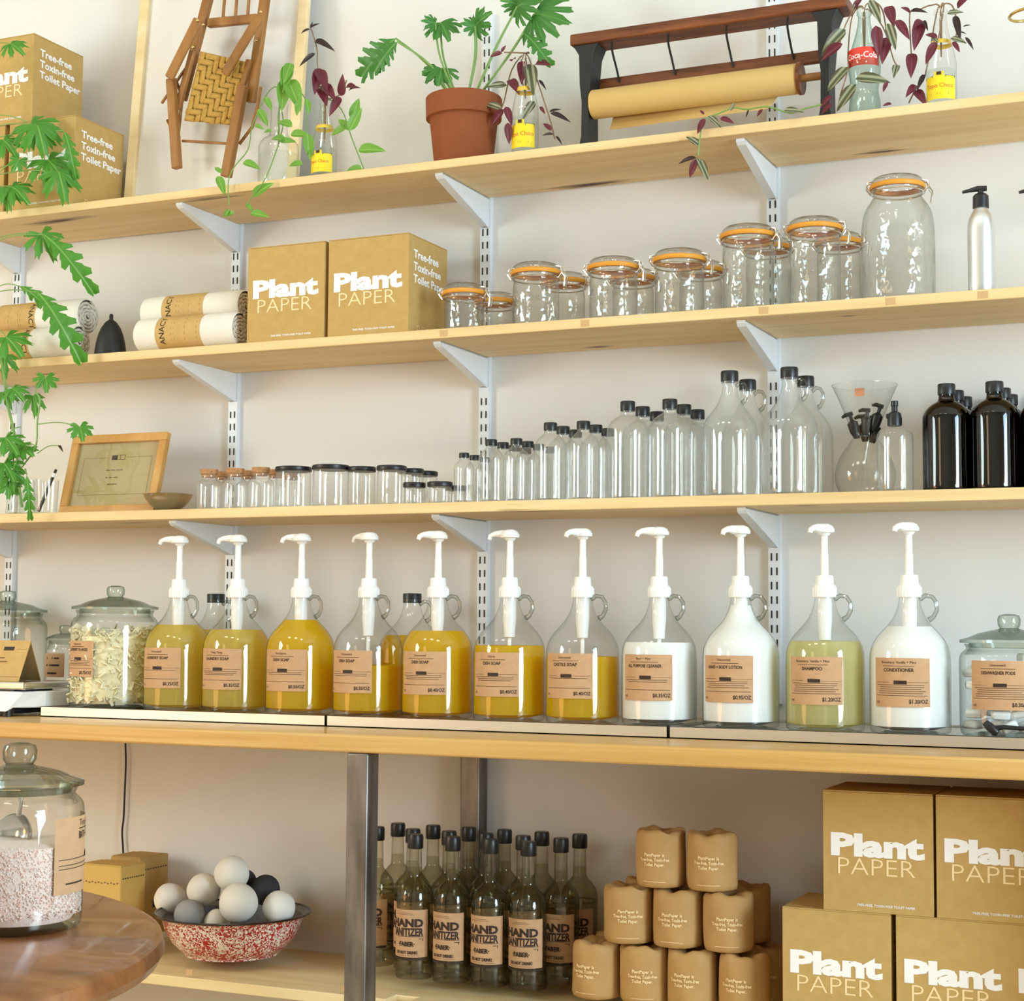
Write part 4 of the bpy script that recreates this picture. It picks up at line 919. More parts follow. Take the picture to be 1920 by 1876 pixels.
# ------------------------------------------------------------------ leaves
def leaf_mesh(name, mats, width=.42, droop=.25, fold=.10, nx=8, point=1.6):
    mb = MB(); vv = []
    for i in range(nx + 1):
        t = i / nx; w = width / 2 * (math.sin(PI * min(1, t ** .75)) ** .8) * (1 - .15 * t) if 0 < t < 1 else .004
        for s in (-1, -.5, 0, .5, 1): vv.append((t, s * w, -droop * t * t + fold * abs(s) * (w / width * 2)))
    mb.add(vv, [(5 * i + j, 5 * i + j + 5, 5 * i + j + 6, 5 * i + j + 1) for i in range(nx) for j in range(4)])
    me = bpy.data.meshes.new(name); me.from_pydata(mb.v, [], mb.f); me.materials.append(mats); me.update(); me.shade_smooth()
    return me
def lobed_mesh(name, mat, lobes=7, spread=2.5, deep=.55, droop=.35, tooth=.1, nr=4):
    """palmate leaf: petiole at the origin, lobes fan out along +x"""
    mb = MB(); vv = [(0, 0, 0)]; nth = lobes * 8
    for k in range(nth + 1):
        a = (k / nth - .5) * 2 * spread; ph_ = (k / nth * lobes) % 1; lob = math.sin(PI * ph_) ** .8
        main = 1 - .32 * abs(a / spread); rr = main * ((1 - deep) + deep * lob) * (1 + tooth * (1 if k % 2 else -1) * .5)
        for j in range(1, nr + 1):
            t = j / nr; x, y = rr * t * math.cos(a), rr * t * math.sin(a); vv.append((x, y, -droop * (t * rr) ** 2 + .05 * math.sin(k * 1.3) * t))
    ff = []
    for k in range(nth):
        b0 = 1 + k * nr; b1 = b0 + nr; ff.append((0, b0, b1))
        for j in range(nr - 1): ff.append((b0 + j, b0 + j + 1, b1 + j + 1, b1 + j))
    me = bpy.data.meshes.new(name); me.from_pydata(vv, [], ff); me.materials.append(mat); me.update(); me.shade_smooth()
    return me
def pinnate_mesh(name, mat, pairs=5, droop=.3):
    """long leaf cut into finger lobes either side of the midrib"""
    mb = MB(); vv = []; ff = []; n = pairs * 6
    for i in range(n + 1):
        t = i / n; fr_ = (t * pairs) % 1; lob = .30 + .70 * (1 - abs(2 * fr_ - 1.25) / 1.25) + (.10 if i % 2 else -.06); w = .38 * (math.sin(PI * (.06 + .9 * t)) ** .7) * max(lob, .15)
        fwd = .16 * lob; zc = -droop * t * t
        vv += [(t + fwd, -w, zc - .10 * w), (t + fwd * .4, -w * .5, zc + .05 * w), (t, 0, zc), (t + fwd * .4, w * .5, zc + .05 * w), (t + fwd, w, zc - .10 * w)]
    ff = [(5 * i + j, 5 * i + j + 5, 5 * i + j + 6, 5 * i + j + 1) for i in range(n) for j in range(4)]
    me = bpy.data.meshes.new(name); me.from_pydata(vv, [], ff); me.materials.append(mat); me.update(); me.shade_smooth()
    return me
LF_POTHOS = leaf_mesh('leaf', GREEN1, .46, .25, .12)
LF_TRAD = leaf_mesh('leaf', TRAD, .40, .20, .12)
LF_PURP = leaf_mesh('leaf', PURPLE, .42, .22, .12)
LF_DARK = leaf_mesh('leaf', leafmat('leaf_dark', srgb(56, 40, 42), srgb(80, 56, 58), srgb(70, 36, 46)), .26, .3, .1)
LF_GER = [lobed_mesh('leaf', GREEN3, 7, 2.5, .62, .45, .16), lobed_mesh('leaf', GREEN3, 5, 2.2, .60, .7, .18), lobed_mesh('leaf', GREEN3, 7, 2.7, .45, .3, .14)]
LF_GERL = pinnate_mesh('leaf', GREEN3, 5, .75)
LF_PHIL = [lobed_mesh('leaf', GREEN2, 9, 1.9, .42, .5, .06), lobed_mesh('leaf', GREEN2, 7, 2.1, .45, .35, .06)]
LF_PHILL = pinnate_mesh('leaf', GREEN2, 5, .55)
def put_leaf(parent, me, base, tip, toward=None, wscale=1.0):
    """leaf from base to tip (world points); its face turns to the room"""
    base, tip = Vector(base), Vector(tip); d = tip - base; s = d.length; x = d.normalized()
    n = Vector(toward) if toward else (CAM - base).normalized() * .8 + Vector((0, 0, .45))
    z_ = (n - x * n.dot(x)).normalized(); y_ = z_.cross(x)
    M = Matrix(((x.x, y_.x, z_.x, 0), (x.y, y_.y, z_.y, 0), (x.z, y_.z, z_.z, 0), (0, 0, 0, 1)))
    o = obj('leaf', me, parent, base - parent.location, M.to_euler(), (s, s * wscale, s)); return o
def stem(parent, pts, r, mat=STEMG): return put('stem', MB().tube([Vector(p) - parent.location for p in smooth3(pts)], r, 6), mat, parent)
def smooth3(pts, n=4):
    pts = [Vector(p) for p in pts]; out = []
    for i in range(len(pts) - 1):
        p0, p1, p2, p3 = pts[max(i - 1, 0)], pts[i], pts[i + 1], pts[min(i + 2, len(pts) - 1)]
        for k in range(n):
            t = k / n; out.append(.5 * (2 * p1 + (p2 - p0) * t + (2 * p0 - 5 * p1 + 4 * p2 - p3) * t * t + (3 * p1 - p0 - 3 * p2 + p3) * t ** 3))
    return out + [pts[-1]]
def PY(Y): return lambda x, y, dy=0: atY(x, y, Y + dy)

# terracotta pot with philodendron
Y0 = -.205; g = PY(Y0); x = g(869, 290).x; q = mpp((x, Y0, Z1 + .08)); H = g(869, 186).z - Z1; H = max(H, .12)
pt = thing('potted_philodendron', (x, Y0, Z1), 'terracotta pot of long-stemmed plant with lobed green leaves', 'potted plant')
rt = 72 * q; rb_ = 54 * q
put('pot', MB().lathe([(0, .003), (rb_ * .9, 0), (rb_, .002), (rt * .89, H - 42 * q), (rt * .91, H - 41 * q), (rt * .985, H - 40 * q), (rt, H - 2 * q), (rt * .98, H), (rt * .88, H), (rt * .84, H - 20 * q), (0, H - 18 * q)], 44), TERRA, pt)
put('soil', MB().lathe([(0, H - .012), (rt * .85, H - .014)], 24), SOIL, pt)
o0 = (x, Y0, Z1 + H - .02)
for tip, me, lt, ws, mid in (((742, 72), LF_PHILL, (668, 124), 1.0, (800, 120)), ((745, 78), LF_PHILL, (700, 118), 1.0, (810, 125)), ((826, 42), LF_PHIL[1], (840, 62), 1.0, (832, 110)), ((816, 44), LF_PHIL[1], (795, 35), 1.0, (826, 110)), ((890, 50), LF_PHIL[1], (868, 40), 1.0, (890, 110)), ((892, 48), LF_PHIL[1], (910, 22), 1.0, (892, 110)),
                          ((970, 12), LF_PHIL[0], (1000, -8), 1.1, (930, 90)), ((972, 10), LF_PHIL[0], (945, -6), 1.0, (928, 92)), ((1002, 26), LF_PHIL[0], (1052, 22), 1.2, (960, 95)), ((982, 62), LF_PHILL, (1022, 90), .7, (950, 110)), ((828, 128), LF_PHIL[1], (822, 150), 1.2, (838, 155)), ((822, 132), LF_PHIL[1], (800, 148), 1.0, (840, 160))):
    dy = random.uniform(-.03, .02); a = g(tip[0], tip[1], dy)
    stem(pt, [o0 + Vector((random.uniform(-.02, .02), 0, 0)) if False else (o0[0] + (tip[0] - 869) * q * .12, o0[1], o0[2]), g(mid[0], mid[1], dy * .5), a], .0026)
    put_leaf(pt, me, a, g(lt[0], lt[1], dy - .03), wscale=ws)

# soda bottles with cuttings
def soda(px, wpx, ytop, Y, lab, kind, body_y=None):
    gg = PY(Y); x = gg(px, ytop + 100).x; q = mpp((x, Y, Z1 + .1)); r = wpx * q / 2; H = gg(px, ytop).z - Z1
    o = thing('bottle_of_cuttings', (x, Y, Z1), lab, 'plant')
    if kind == 'coke':
        pr = [(r * .86, 0), (r * .98, .006), (r * .96, H * .16), (r * .84, H * .26), (r * .92, H * .36), (r * 1.0, H * .46), (r * .94, H * .58), (r * .62, H * .74), (r * .42, H * .86), (r * .38, H * .94), (r * .46, H * .95), (r * .44, H)]
        put('bottle', MB().lathe([(0, .008)] + smoothprof(pr, 3), 28), G_COKE, o); put('water', MB().lathe([(0, .008), (r * .8, .008), (r * .9, H * .12), (r * .8, H * .24), (0, H * .24)], 24), L_WATER, o)
        rl = r * .99; l = obj('label', setmat(cylpatch(rl, rl * 2.6, H * .46, H * .62, 0), RED), o)
        print_on('lettering', [('Coca-Cola', 0, H * .525, H * .055, .01, .95, 'c'), (None, .002, H * .485, rl * .6, H * .012)], cyl(rl + .0005, 0), INKW, l)
    else:
        pr = [(r * .88, 0), (r * .98, .004), (r, .02), (r, H * .42), (r * .97, H * .50), (r * .75, H * .64), (r * .50, H * .78), (r * .40, H * .88), (r * .38, H * .95), (r * .46, H * .96), (r * .45, H)]
        put('bottle', MB().lathe([(0, .006)] + smoothprof(pr, 3), 28), G_CLEAR, o); put('water', MB().lathe([(0, .006), (r * .94, .006), (r * .95, H * .40), (0, H * .40)], 24), L_WATER, o)
        l = obj('label', setmat(cylpatch(r * 1.012, r * 2.4, H * .10, H * .32, 0), YELLOW), o)
        print_on('lettering', [('Topo Chico', 0, H * .21, H * .042, .012, .98, 'c'), (None, -r * .35, H * .15, r * .5, H * .014), (None, r * .35, H * .15, r * .6, H * .014)], cyl(r * 1.02, 0), REDINK, l)
        print_on('label_crest', [(None, 0, H * .335, r * .66, H * .055)], cyl(r * 1.016, 0), YELLOW, l)
        print_on('label_band', [(None, -r * .8, H * .315, r * .75, H * .022), (None, r * .8, H * .315, r * .75, H * .022), (None, 0, H * .345, r * .3, H * .03)], cyl(r * 1.024, 0), INK, l)
        put('neck_seal', MB().lathe([(r * .735, H * .648), (r * .66, H * .69)], 20), pbr('neck_seal_%d' % px, srgb(240, 206, 60), .5), o)
    return o, gg, (x, Y, Z1 + H)
def cutting(o, gg, mouth, path, leaves, r=.0016, smat=STEMP):
    stem(o, [(mouth[0], mouth[1], mouth[2] - .10), mouth] + [gg(*p) for p in path], r, smat)
    for me, b, t in leaves: put_leaf(o, me, gg(*b), gg(*t))
D = -.03
o, gg, mo = soda(608, 48, 190, -.225, 'clear bottle with yellow label holding dark red and green cuttings beside the glass jar', 'topo')
cutting(o, gg, mo, [(596, 130), (594, 90), (582, 50, D)], [(LF_DARK, (582, 52, D), (586, 40, D)), (LF_DARK, (582, 55, D), (560, 60, D)), (LF_DARK, (582, 52, D), (597, 42, D)), (LF_DARK, (589, 78), (620, 82, D)), (LF_DARK, (591, 100), (562, 118, D)), (LF_PURP, (597, 132), (612, 160, D)), (LF_PURP, (600, 128), (590, 170, D)), (LF_PURP, (604, 160), (626, 178, D)), (LF_PURP, (600, 165), (612, 190, D))])
cutting(o, gg, mo, [(620, 185), (640, 175), (650, 150)], [(LF_PURP, (640, 180), (642, 142, D)), (LF_PURP, (648, 165), (664, 158, D)), (LF_PURP, (638, 182), (618, 212, D)), (LF_DARK, (655, 170), (668, 158, D))])
cutting(o, gg, mo, [(640, 205), (660, 260), (682, 316, D)], [(LF_POTHOS, (655, 245, D), (634, 218, D)), (LF_POTHOS, (656, 245, D), (676, 200, D)), (LF_POTHOS, (650, 240, D), (616, 250, D)), (LF_POTHOS, (672, 282, D), (718, 276, D)), (LF_POTHOS, (680, 318, D), (642, 318, D)), (LF_POTHOS, (660, 225), (672, 182))], .0015, STEMG)
o, gg, mo = soda(985, 50, 105, -.215, 'clear bottle with yellow label holding striped purple cuttings beside the terracotta pot', 'topo')
for path, lv in (([(960, 130), (945, 190), (935, 215, D)], [(LF_TRAD, (940, 205, D), (906, 190, D)), (LF_PURP, (945, 205, D), (918, 235, D)), (LF_PURP, (948, 200, D), (960, 232, D)), (LF_PURP, (952, 230, D), (955, 268, D)), (LF_TRAD, (950, 160), (912, 160, D)), (LF_PURP, (955, 150), (972, 168, D))]),
                 ([(990, 100), (945, 98, D)], [(LF_PURP, (942, 100, D), (916, 104, D)), (LF_PURP, (940, 98, D), (948, 84, D)), (LF_PURP, (960, 115), (964, 105, D))]),
                 ([(1000, 130), (1030, 220), (1040, 260, D)], [(LF_PURP, (1004, 120), (1028, 116, D)), (LF_DARK, (1010, 150), (1024, 165)), (LF_DARK, (1030, 210, D), (1050, 202, D)), (LF_DARK, (1032, 212, D), (1068, 222, D)), (LF_PURP, (1034, 245, D), (1018, 228, D)), (LF_DARK, (1038, 252, D), (1014, 250, D)), (LF_DARK, (1042, 255, D), (1054, 268, D)), (LF_PURP, (1012, 200), (1022, 212))]),
                 ([(980, 108), (976, 130), (985, 180)], [(LF_PURP, (980, 115), (978, 150, D)), (LF_TRAD, (992, 120), (1000, 170, D)), (LF_TRAD, (1002, 190), (980, 220, D))])): cutting(o, gg, mo, path, lv)
o, gg, mo = soda(1621, 60, 18, -.225, 'pale green contour bottle with red label holding purple striped cuttings', 'coke')
for path, lv in (([(1600, 20), (1580, 60), (1575, 85, D)], [(LF_TRAD, (1585, 55), (1540, 98, D)), (LF_PURP, (1580, 82, D), (1536, 110, D)), (LF_TRAD, (1600, 20), (1612, -5)), (LF_PURP, (1600, 15), (1618, -8))]),
                 ([(1598, 30), (1590, 100), (1590, 130, D), (1575, 180, D)], [(LF_TRAD, (1590, 126, D), (1548, 168, D)), (LF_TRAD, (1604, 148, D), (1668, 148, D)), (LF_TRAD, (1605, 158, D), (1566, 206, D)), (LF_PURP, (1560, 180, D), (1536, 200, D)), (LF_PURP, (1560, 195, D), (1538, 212, D))]),
                 ([(1640, 5), (1655, 20), (1662, 60)], [(LF_PURP, (1642, 48, D), (1648, 102, D)), (LF_TRAD, (1630, 0, D), (1652, 40, D)), (LF_PURP, (1664, 12), (1676, 42, D)), (LF_PURP, (1680, 38, D), (1706, 70, D)), (LF_TRAD, (1664, 44, D), (1680, 90, D)), (LF_PURP, (1664, 70), (1654, 112, D))]),
                 ([(1655, 50), (1675, 110), (1682, 125), (1676, 140)], [(LF_TRAD, (1682, 122), (1676, 140, D)), (LF_PURP, (1664, 152, D), (1655, 172, D)), (LF_PURP, (1672, 195, D), (1654, 196, D))])): cutting(o, gg, mo, path, lv)
o, gg, mo = soda(1765, 56, 18, -.215, 'clear bottle with yellow label and pinkish water holding dark purple cuttings', 'topo')
for path, lv in (([(1745, 10), (1720, 20), (1706, 25), (1708, 90), (1710, 110)], [(LF_PURP, (1706, 25), (1694, 12, D)), (LF_DARK, (1708, 22), (1732, 16, D)), (LF_PURP, (1728, 38), (1712, 50, D)), (LF_PURP, (1728, 40), (1714, 86, D)), (LF_DARK, (1730, 40), (1738, 48, D)), (LF_PURP, (1710, 100), (1708, 138, D))]),
                 ([(1770, 10), (1762, 60), (1754, 90, D)], [(LF_PURP, (1758, 70, D), (1734, 62, D)), (LF_PURP, (1756, 78, D), (1734, 118, D)), (LF_TRAD, (1758, 80, D), (1744, 64, D))]),
                 ([(1785, 10), (1795, 50), (1790, 75, D)], [(LF_PURP, (1795, 15), (1814, -8, D)), (LF_TRAD, (1776, 26, D), (1806, 20, D)), (LF_DARK, (1790, 30), (1800, 66, D)), (LF_TRAD, (1782, 72, D), (1812, 78, D)), (LF_PURP, (1786, 78, D), (1800, 96, D)), (LF_DARK, (1810, 70, D), (1826, 90, D)), (LF_DARK, (1806, 50, D), (1820, 45, D)), (LF_DARK, (1800, 60, D), (1812, 62, D))]),
                 ([(1755, 30), (1735, 140), (1718, 165), (1704, 193)], [(LF_DARK, (1734, 140), (1720, 162, D)), (LF_PURP, (1718, 160), (1700, 176, D)), (LF_PURP, (1716, 170), (1735, 190, D))])): cutting(o, gg, mo, path, lv)
# trailing runner that lies on the shelf and hangs over its edge
gg = PY(-.285); p0 = gg(1500, 203); tr = thing('trailing_runner', (p0.x, -.285, Z1), 'trailing striped purple runner lying on the top shelf and hanging over its edge', 'plant')
g2 = PY(-.315)
stem(tr, [gg(1540, 196), gg(1508, 204), gg(1480, 212), gg(1440, 200), gg(1400, 205), gg(1375, 202), gg(1345, 214), gg(1320, 225, -.01), g2(1312, 262), g2(1309, 292)], .0017, STEMG)
for me, b, t in ((LF_TRAD, g2(1470, 208), g2(1506, 207)), (LF_PURP, g2(1430, 205), g2(1418, 218)), (LF_DARK, g2(1404, 205), g2(1398, 220)), (LF_TRAD, g2(1370, 208), g2(1378, 190)), (LF_PURP, g2(1322, 222), g2(1306, 250)), (LF_TRAD, g2(1328, 218), g2(1352, 236)), (LF_PURP, g2(1320, 215), g2(1312, 205)), (LF_PURP, g2(1350, 222), g2(1376, 228)),
                 (LF_TRAD, g2(1312, 274), g2(1286, 252)), (LF_DARK, g2(1306, 296), g2(1268, 302)), (LF_PURP, g2(1306, 298), g2(1292, 332)), (LF_TRAD, g2(1310, 298), g2(1328, 334)), (LF_TRAD, g2(1308, 296), g2(1318, 322))): put_leaf(tr, me, b, t)
# glass jar with pothos
Y0 = -.235; gg = PY(Y0); x = gg(522, 300).x; q = mpp((x, Y0, Z1)); r = 38 * q; H = gg(522, 250).z - Z1
po = thing('jar_of_pothos', (x, Y0, Z1), 'clear glass jar with light green trailing pothos cuttings', 'plant')
put('jar', MB().lathe([(0, .008)] + smoothprof([(r * .9, 0), (r, .006), (r, H * .5), (r * .98, H * .74), (r * .80, H * .86), (r * .50, H * .95), (r * .42, H * 1.1), (r * .42, H * 1.5), (r * .48, H * 1.52)], 3), 32), G_CLEAR, po)
put('water', MB().lathe([(0, .008), (r * .95, .008), (r * .96, H * .6), (0, H * .6)], 24), L_WATER, po)
mo = (x, Y0, Z1 + H * 1.5)
for path, lv in (([(540, 150), (535, 130)], [(LF_POTHOS, (542, 122), (530, 165, D)), (LF_POTHOS, (540, 150), (562, 195, D)), (LF_POTHOS, (535, 150), (528, 200, D)), (LF_POTHOS, (546, 118), (532, 150, D))]),
                 ([(548, 170), (572, 185), (574, 240), (580, 290, D)], [(LF_POTHOS, (560, 188, D), (556, 216, D)), (LF_POTHOS, (575, 185, D), (580, 212, D)), (LF_POTHOS, (576, 250, D), (582, 296, D)), (LF_POTHOS, (545, 252, D), (580, 250, D)), (LF_POTHOS, (568, 308, D), (538, 306, D)), (LF_POTHOS, (548, 238, D), (518, 222, D))]),
                 ([(520, 165), (505, 170), (488, 200), (472, 240), (465, 280, D), (440, 312, -.08), (428, 340, -.085), (430, 385, -.09)], [(LF_POTHOS, (497, 182, D), (510, 204, D)), (LF_POTHOS, (484, 205, D), (502, 232, D)), (LF_POTHOS, (478, 235, D), (494, 240, D)), (LF_POTHOS, (456, 304, -.06), (486, 312, -.06)), (LF_POTHOS, (415, 325, -.085), (402, 310, -.085)), (LF_POTHOS, (408, 330, -.09), (422, 362, -.09)), (LF_POTHOS, (430, 392, -.09), (418, 408, -.09)), (LF_POTHOS, (440, 400, -.09), (416, 402, -.09))]),
                 ([(530, 240), (500, 330, -.085), (470, 372, -.09), (462, 388, -.09)], [(LF_POTHOS, (474, 368, -.09), (508, 340, -.09)), (LF_POTHOS, (462, 382, -.09), (474, 395, -.09)), (LF_POTHOS, (470, 400, -.09), (502, 402, -.09)), (LF_POTHOS, (510, 245, D), (492, 246, D)), (LF_POTHOS, (535, 262, D), (505, 255, D)), (LF_POTHOS, (525, 265, D), (552, 262, D))])):
    cutting(po, gg, mo, path, lv, .0015, STEMG)

# ------------------------------------------------------------------ geranium cuttings trailing past the shelf ends
Y0 = -.245; gg = PY(-.375); xg = atY(42, 930, Y0).x
ge = thing('geranium_in_vase', (xg, Y0, Z3), 'tall scented geranium with deeply cut green leaves in a glass vase', 'plant')
q = mpp((xg, Y0, Z3)); r = 30 * q
put('vase', MB().lathe([(0, .006), (r * .8, .004), (r * .9, 0), (r, .006), (r * .95, .05), (r * .85, .085), (r * .9, .095)], 28), G_CLEAR, ge)
put('water', MB().lathe([(0, .006), (r * .9, .006), (r * .9, .055), (0, .055)], 24), L_WATER, ge)
v0 = (xg, Y0, Z3 + .02); v1 = (xg, Y0 - .02, Z3 + .10)
main = [v0, v1, gg(30, 830), gg(15, 760), gg(5, 690), gg(-15, 600), gg(-18, 500), gg(-20, 400), gg(-22, 300), gg(-20, 200), gg(-10, 120)]
stem(ge, main, [.0035] * 41, STEMG)
stem(ge, [v0, v1, gg(66, 840), gg(70, 790), gg(75, 750), gg(66, 735)], .0022, STEMG)
G0, G1, G2_ = LF_GER
ger = [((-20, 90), (20, 82), G0, (48, 92), 1.1), ((-18, 215), (58, 232), G0, (110, 262), 1.2), ((-20, 240), (70, 235), G1, (90, 288), 1.3), ((-15, 260), (120, 245), LF_GERL, (142, 300), .8), ((-20, 300), (6, 262), G0, (38, 288), 1.1), ((-18, 320), (90, 300), G0, (140, 345), 1.1), ((-18, 330), (110, 322), G1, (128, 378), 1.2), ((-20, 360), (22, 350), G0, (60, 372), 1.1), ((-18, 370), (10, 352), G1, (20, 392), 1.2), ((-18, 340), (35, 300), G2_, (15, 330), 1.0),
       ((-20, 455), (82, 440), LF_GERL, (158, 488), .85), ((-20, 450), (78, 438), G0, (112, 488), 1.0), ((-20, 550), (70, 548), LF_GERL, (142, 618), .95), ((-10, 540), (36, 536), LF_GERL, (100, 560), .7), ((-10, 620), (12, 632), G0, (50, 662), 1.3), ((-5, 660), (8, 668), G1, (10, 712), 1.2), ((66, 735), (86, 708), G2_, (88, 742), 1.2), ((10, 730), (24, 728), G0, (50, 745), 1.1), ((15, 745), (8, 735), G1, (22, 762), 1.2), ((70, 760), (62, 742), G1, (70, 782), 1.0),
       ((72, 795), (150, 800), G2_, (158, 832), 1.2), ((40, 800), (10, 820), G0, (40, 848), 1.2), ((40, 820), (30, 835), G2_, (52, 862), 1.2), ((40, 830), (8, 868), G0, (34, 902), 1.3), ((50, 835), (22, 885), G1, (30, 930), 1.2), ((66, 835), (48, 842), G2_, (66, 852), 1.2), ((70, 850), (110, 835), LF_DARK, (120, 845), 1.2), ((46, 880), (50, 890), LF_GERL, (58, 955), .7), ((20, 900), (18, 905), G2_, (14, 945), 1.1)]
for a, b, me, t, ws in ger:
    random.seed(int(b[0] * 7 + b[1])); dy = random.uniform(-.03, .03)
    stem(ge, [gg(*a), gg((a[0] + b[0]) / 2, (a[1] + b[1]) / 2 - 6, dy / 2), gg(b[0], b[1], dy)], .0013, STEMG)
    p_, t_ = gg(b[0], b[1], dy), gg(t[0], t[1], dy - .02)
    put_leaf(ge, me, p_, p_ + (t_ - p_) * (.92 if me is LF_GERL else .68), wscale=ws * (.7 if me is LF_GERL else .85))

# ------------------------------------------------------------------ paper roll holder
Y0 = -.195; xl = atY(1106, 258, Y0).x; xr = atY(1553, 205, Y0).x; Lh = xr - xl; Ht = atY(1106, 80, Y0).z - Z1
rh = thing('paper_roll_holder', ((xl + xr) / 2, Y0, Z1), 'antique paper roll holder of dark wood and cast iron with brown kraft roll', 'paper holder')
q = mpp((0, Y0, Z1 + .1))
put('top_board', MB().box((.006, 0, Ht), (Lh + .085, .070, .026)), DARKWOOD, rh, bevel=.004)
put('cutter_board', MB().box((0, .045, Ht - .088), (Lh - .01, .014, .028)), DARKWOOD, rh, bevel=.003)
prf = [(-.018, 0), (.018, 0), (.016, .012), (.009, .04), (.008, Ht * .45), (.012, Ht * .62), (.015, Ht * .74), (.018, Ht * .86), (.027, Ht - .016), (.03, Ht - .013), (-.03, Ht - .013), (-.027, Ht - .018), (-.016, Ht * .86), (-.014, Ht * .6), (-.009, Ht * .45), (-.010, .04), (-.016, .012)]
for sx in (-1, 1): 
    put('iron_end', MB().prism(prf, -.03, .03, M=Matrix.Translation((sx * Lh / 2, 0, 0))), IRON, rh, bevel=.003)
for px, yt_, yb_ in ((1152, 82, 158), (1257, 65, 145), (1366, 47, 130), (1480, 28, 113)):
    xx = atY(px, yt_, Y0).x - rh.location.x
    put('iron_rod', MB().tube(smooth3([(xx + .002, -.02, Ht - .012), (xx - .003, -.005, Ht - .030), (xx - .004, .025, Ht - .060), (xx - .001, .036, Ht - .088)]), .0026, 8), IRON, rh)
RX = Matrix.Rotation(PI / 2, 4, 'Y'); rr = 27 * q; zc_ = atY(1113, 197, Y0 - .01).z - Z1; xe = atY(1500, 150, Y0).x - rh.location.x; xs_ = -Lh / 2 + .012
put('kraft_roll', MB().lathe([(rr * .42, xs_), (rr * .95, xs_), (rr, xs_ + .002), (rr, xe - .002), (rr * .96, xe), (rr * .42, xe)], 36, M=Matrix.Translation((0, -.012, zc_)) @ RX), KROLL, rh)
put('roll_end_plate', MB().lathe([(0, xe + .001), (rr * 1.08, xe + .001), (rr * 1.08, xe + .008), (0, xe + .008)], 28, M=Matrix.Translation((0, -.012, zc_)) @ RX), DARKWOOD, rh)
put('dowel', MB().tube([(-Lh / 2 + .002, -.012, zc_), (Lh / 2 - .002, -.012, zc_)], .0085, 12), CHAIRWOOD, rh)
tl = MB(); sh = []
x0t, x1t = xs_ + .04, xe - .05
for i in range(9):
    t = i / 8; ang = -PI * .05 - t * .9
    sh.append((-.012 + rr * 1.02 * math.cos(PI + .2 + t * .5) if False else -.012 + rr * .98 - .02 * t - .012 * t * t, zc_ - rr * .2 - .055 * t))
vv = []
for k, (yy, zz) in enumerate(sh): vv += [(x0t + .02 * k / 8 * 0, yy, zz), (x1t - .02 * (k / 8) ** 2, yy, zz + .004 * (k / 8))]
tl.add(vv, [(2 * k, 2 * k + 1, 2 * k + 3, 2 * k + 2) for k in range(8)])
o = put('paper_tail', tl, KROLL, rh); s_ = o.modifiers.new('thick', 'SOLIDIFY'); s_.thickness = .0008
# brass ring hanging into view
c = atY(1925, 27, -.22); br = thing('brass_ring_ornament', tuple(c), 'brass ring on a wall rod above the top shelf', 'ornament')
put('ring', MB().tube([(.034 * math.cos(2 * PI * i / 28), .034 * math.sin(2 * PI * i / 28), .004 * math.cos(2 * PI * i / 28)) for i in range(28)], .0032, 10, closed=True), BRASS, br)
put('rod', MB().tube([(.03, .014, 0), (.06, .10, .0), (.06, -c.y, 0)], .003, 8), BRASS, br)

# ------------------------------------------------------------------ under the counter: sanitizer bottles
P0 = atZ(988, 1850, ZL); SH = atY(991, 1576, -.27).z - ZL; SR = .0415
SP_ = smoothprof([(SR * .93, 0), (SR, .004), (SR, .04), (SR * .985, .042), (SR * .985, SH * .50), (SR, SH * .515), (SR * .995, SH * .56), (SR * .90, SH * .615), (SR * .62, SH * .665), (SR * .40, SH * .70), (SR * .37, SH * .74), (SR * .34, SH * .90), (SR * .36, SH * .915)], 3)
sbm = MB().lathe([(0, .008), (SR * .6, .006)] + SP_, 32).mesh('bottle', G_SMOKE)
slm = MB().lathe([(0, .008)] + [(max(r - .0016, .001), z + .001) for r, z in SP_ if z < SH * .76 and z > .006] + [(SR * .33, SH * .765), (0, SH * .765)], 28).mesh('liquid', L_CLEAR)
scm = MB().lathe([(0, SH * .90), (SR * .40, SH * .90), (SR * .42, SH * .905), (SR * .42, SH * .985), (SR * .38, SH), (0, SH)], 24).mesh('cap', BLACKP)
slab = setmat(cylpatch(SR + .0006, SR * 2.5, SH * .155, SH * .485, 0, 16), KLABEL)
proto = None
def sanitizer(loc, lab, grp):
    global proto
    if proto is not None: return copy_tree(proto, loc, lab, grp, R(random.uniform(-14, 2)))
    o = thing('sanitizer_bottle', loc, lab, 'bottle', grp); obj('bottle', sbm, o); obj('cap', scm, o); obj('liquid', slm, o); l = obj('label', slab, o)
    mf = cyl(SR + .0013, 0); z0, z1 = SH * .155, SH * .485; h = z1 - z0
    print_on('lettering', [('HAND', 0, z0 + h * .645, h * .165, .05, -SR * 1.95, 'c'), ('SANITIZER', 0, z0 + h * .455, h * .165, .035, -SR * 1.98, 'c'), ('·FABER·', 0, z0 + h * .235, h * .095, .04, -SR * 1.0, 'c'), ('DO NOT DRINK!', 0, z0 + h * .072, h * .065, .04, -SR * 1.3, 'c'),
                          (None, 0, z0 + h * .435, SR * 2.0, .0009), (None, -SR * .1, z0 + h * .90, SR * 1.1, .0006), (None, 0, z0 + h * .93, SR * .7, .0006), (None, SR * .8, z0 + h * .39, .008, .0012), (None, SR * .95, z0 + h * .375, .0016, .006), (None, 0, z0 + h * .035, SR * 1.5, .0005)], mf, INK, l)
    print_on('label_foot_line', [(None, 0, z0 - .004, SR * 2.5, .004)], mf, INK, l)
    proto = o; return o
random.seed(11)
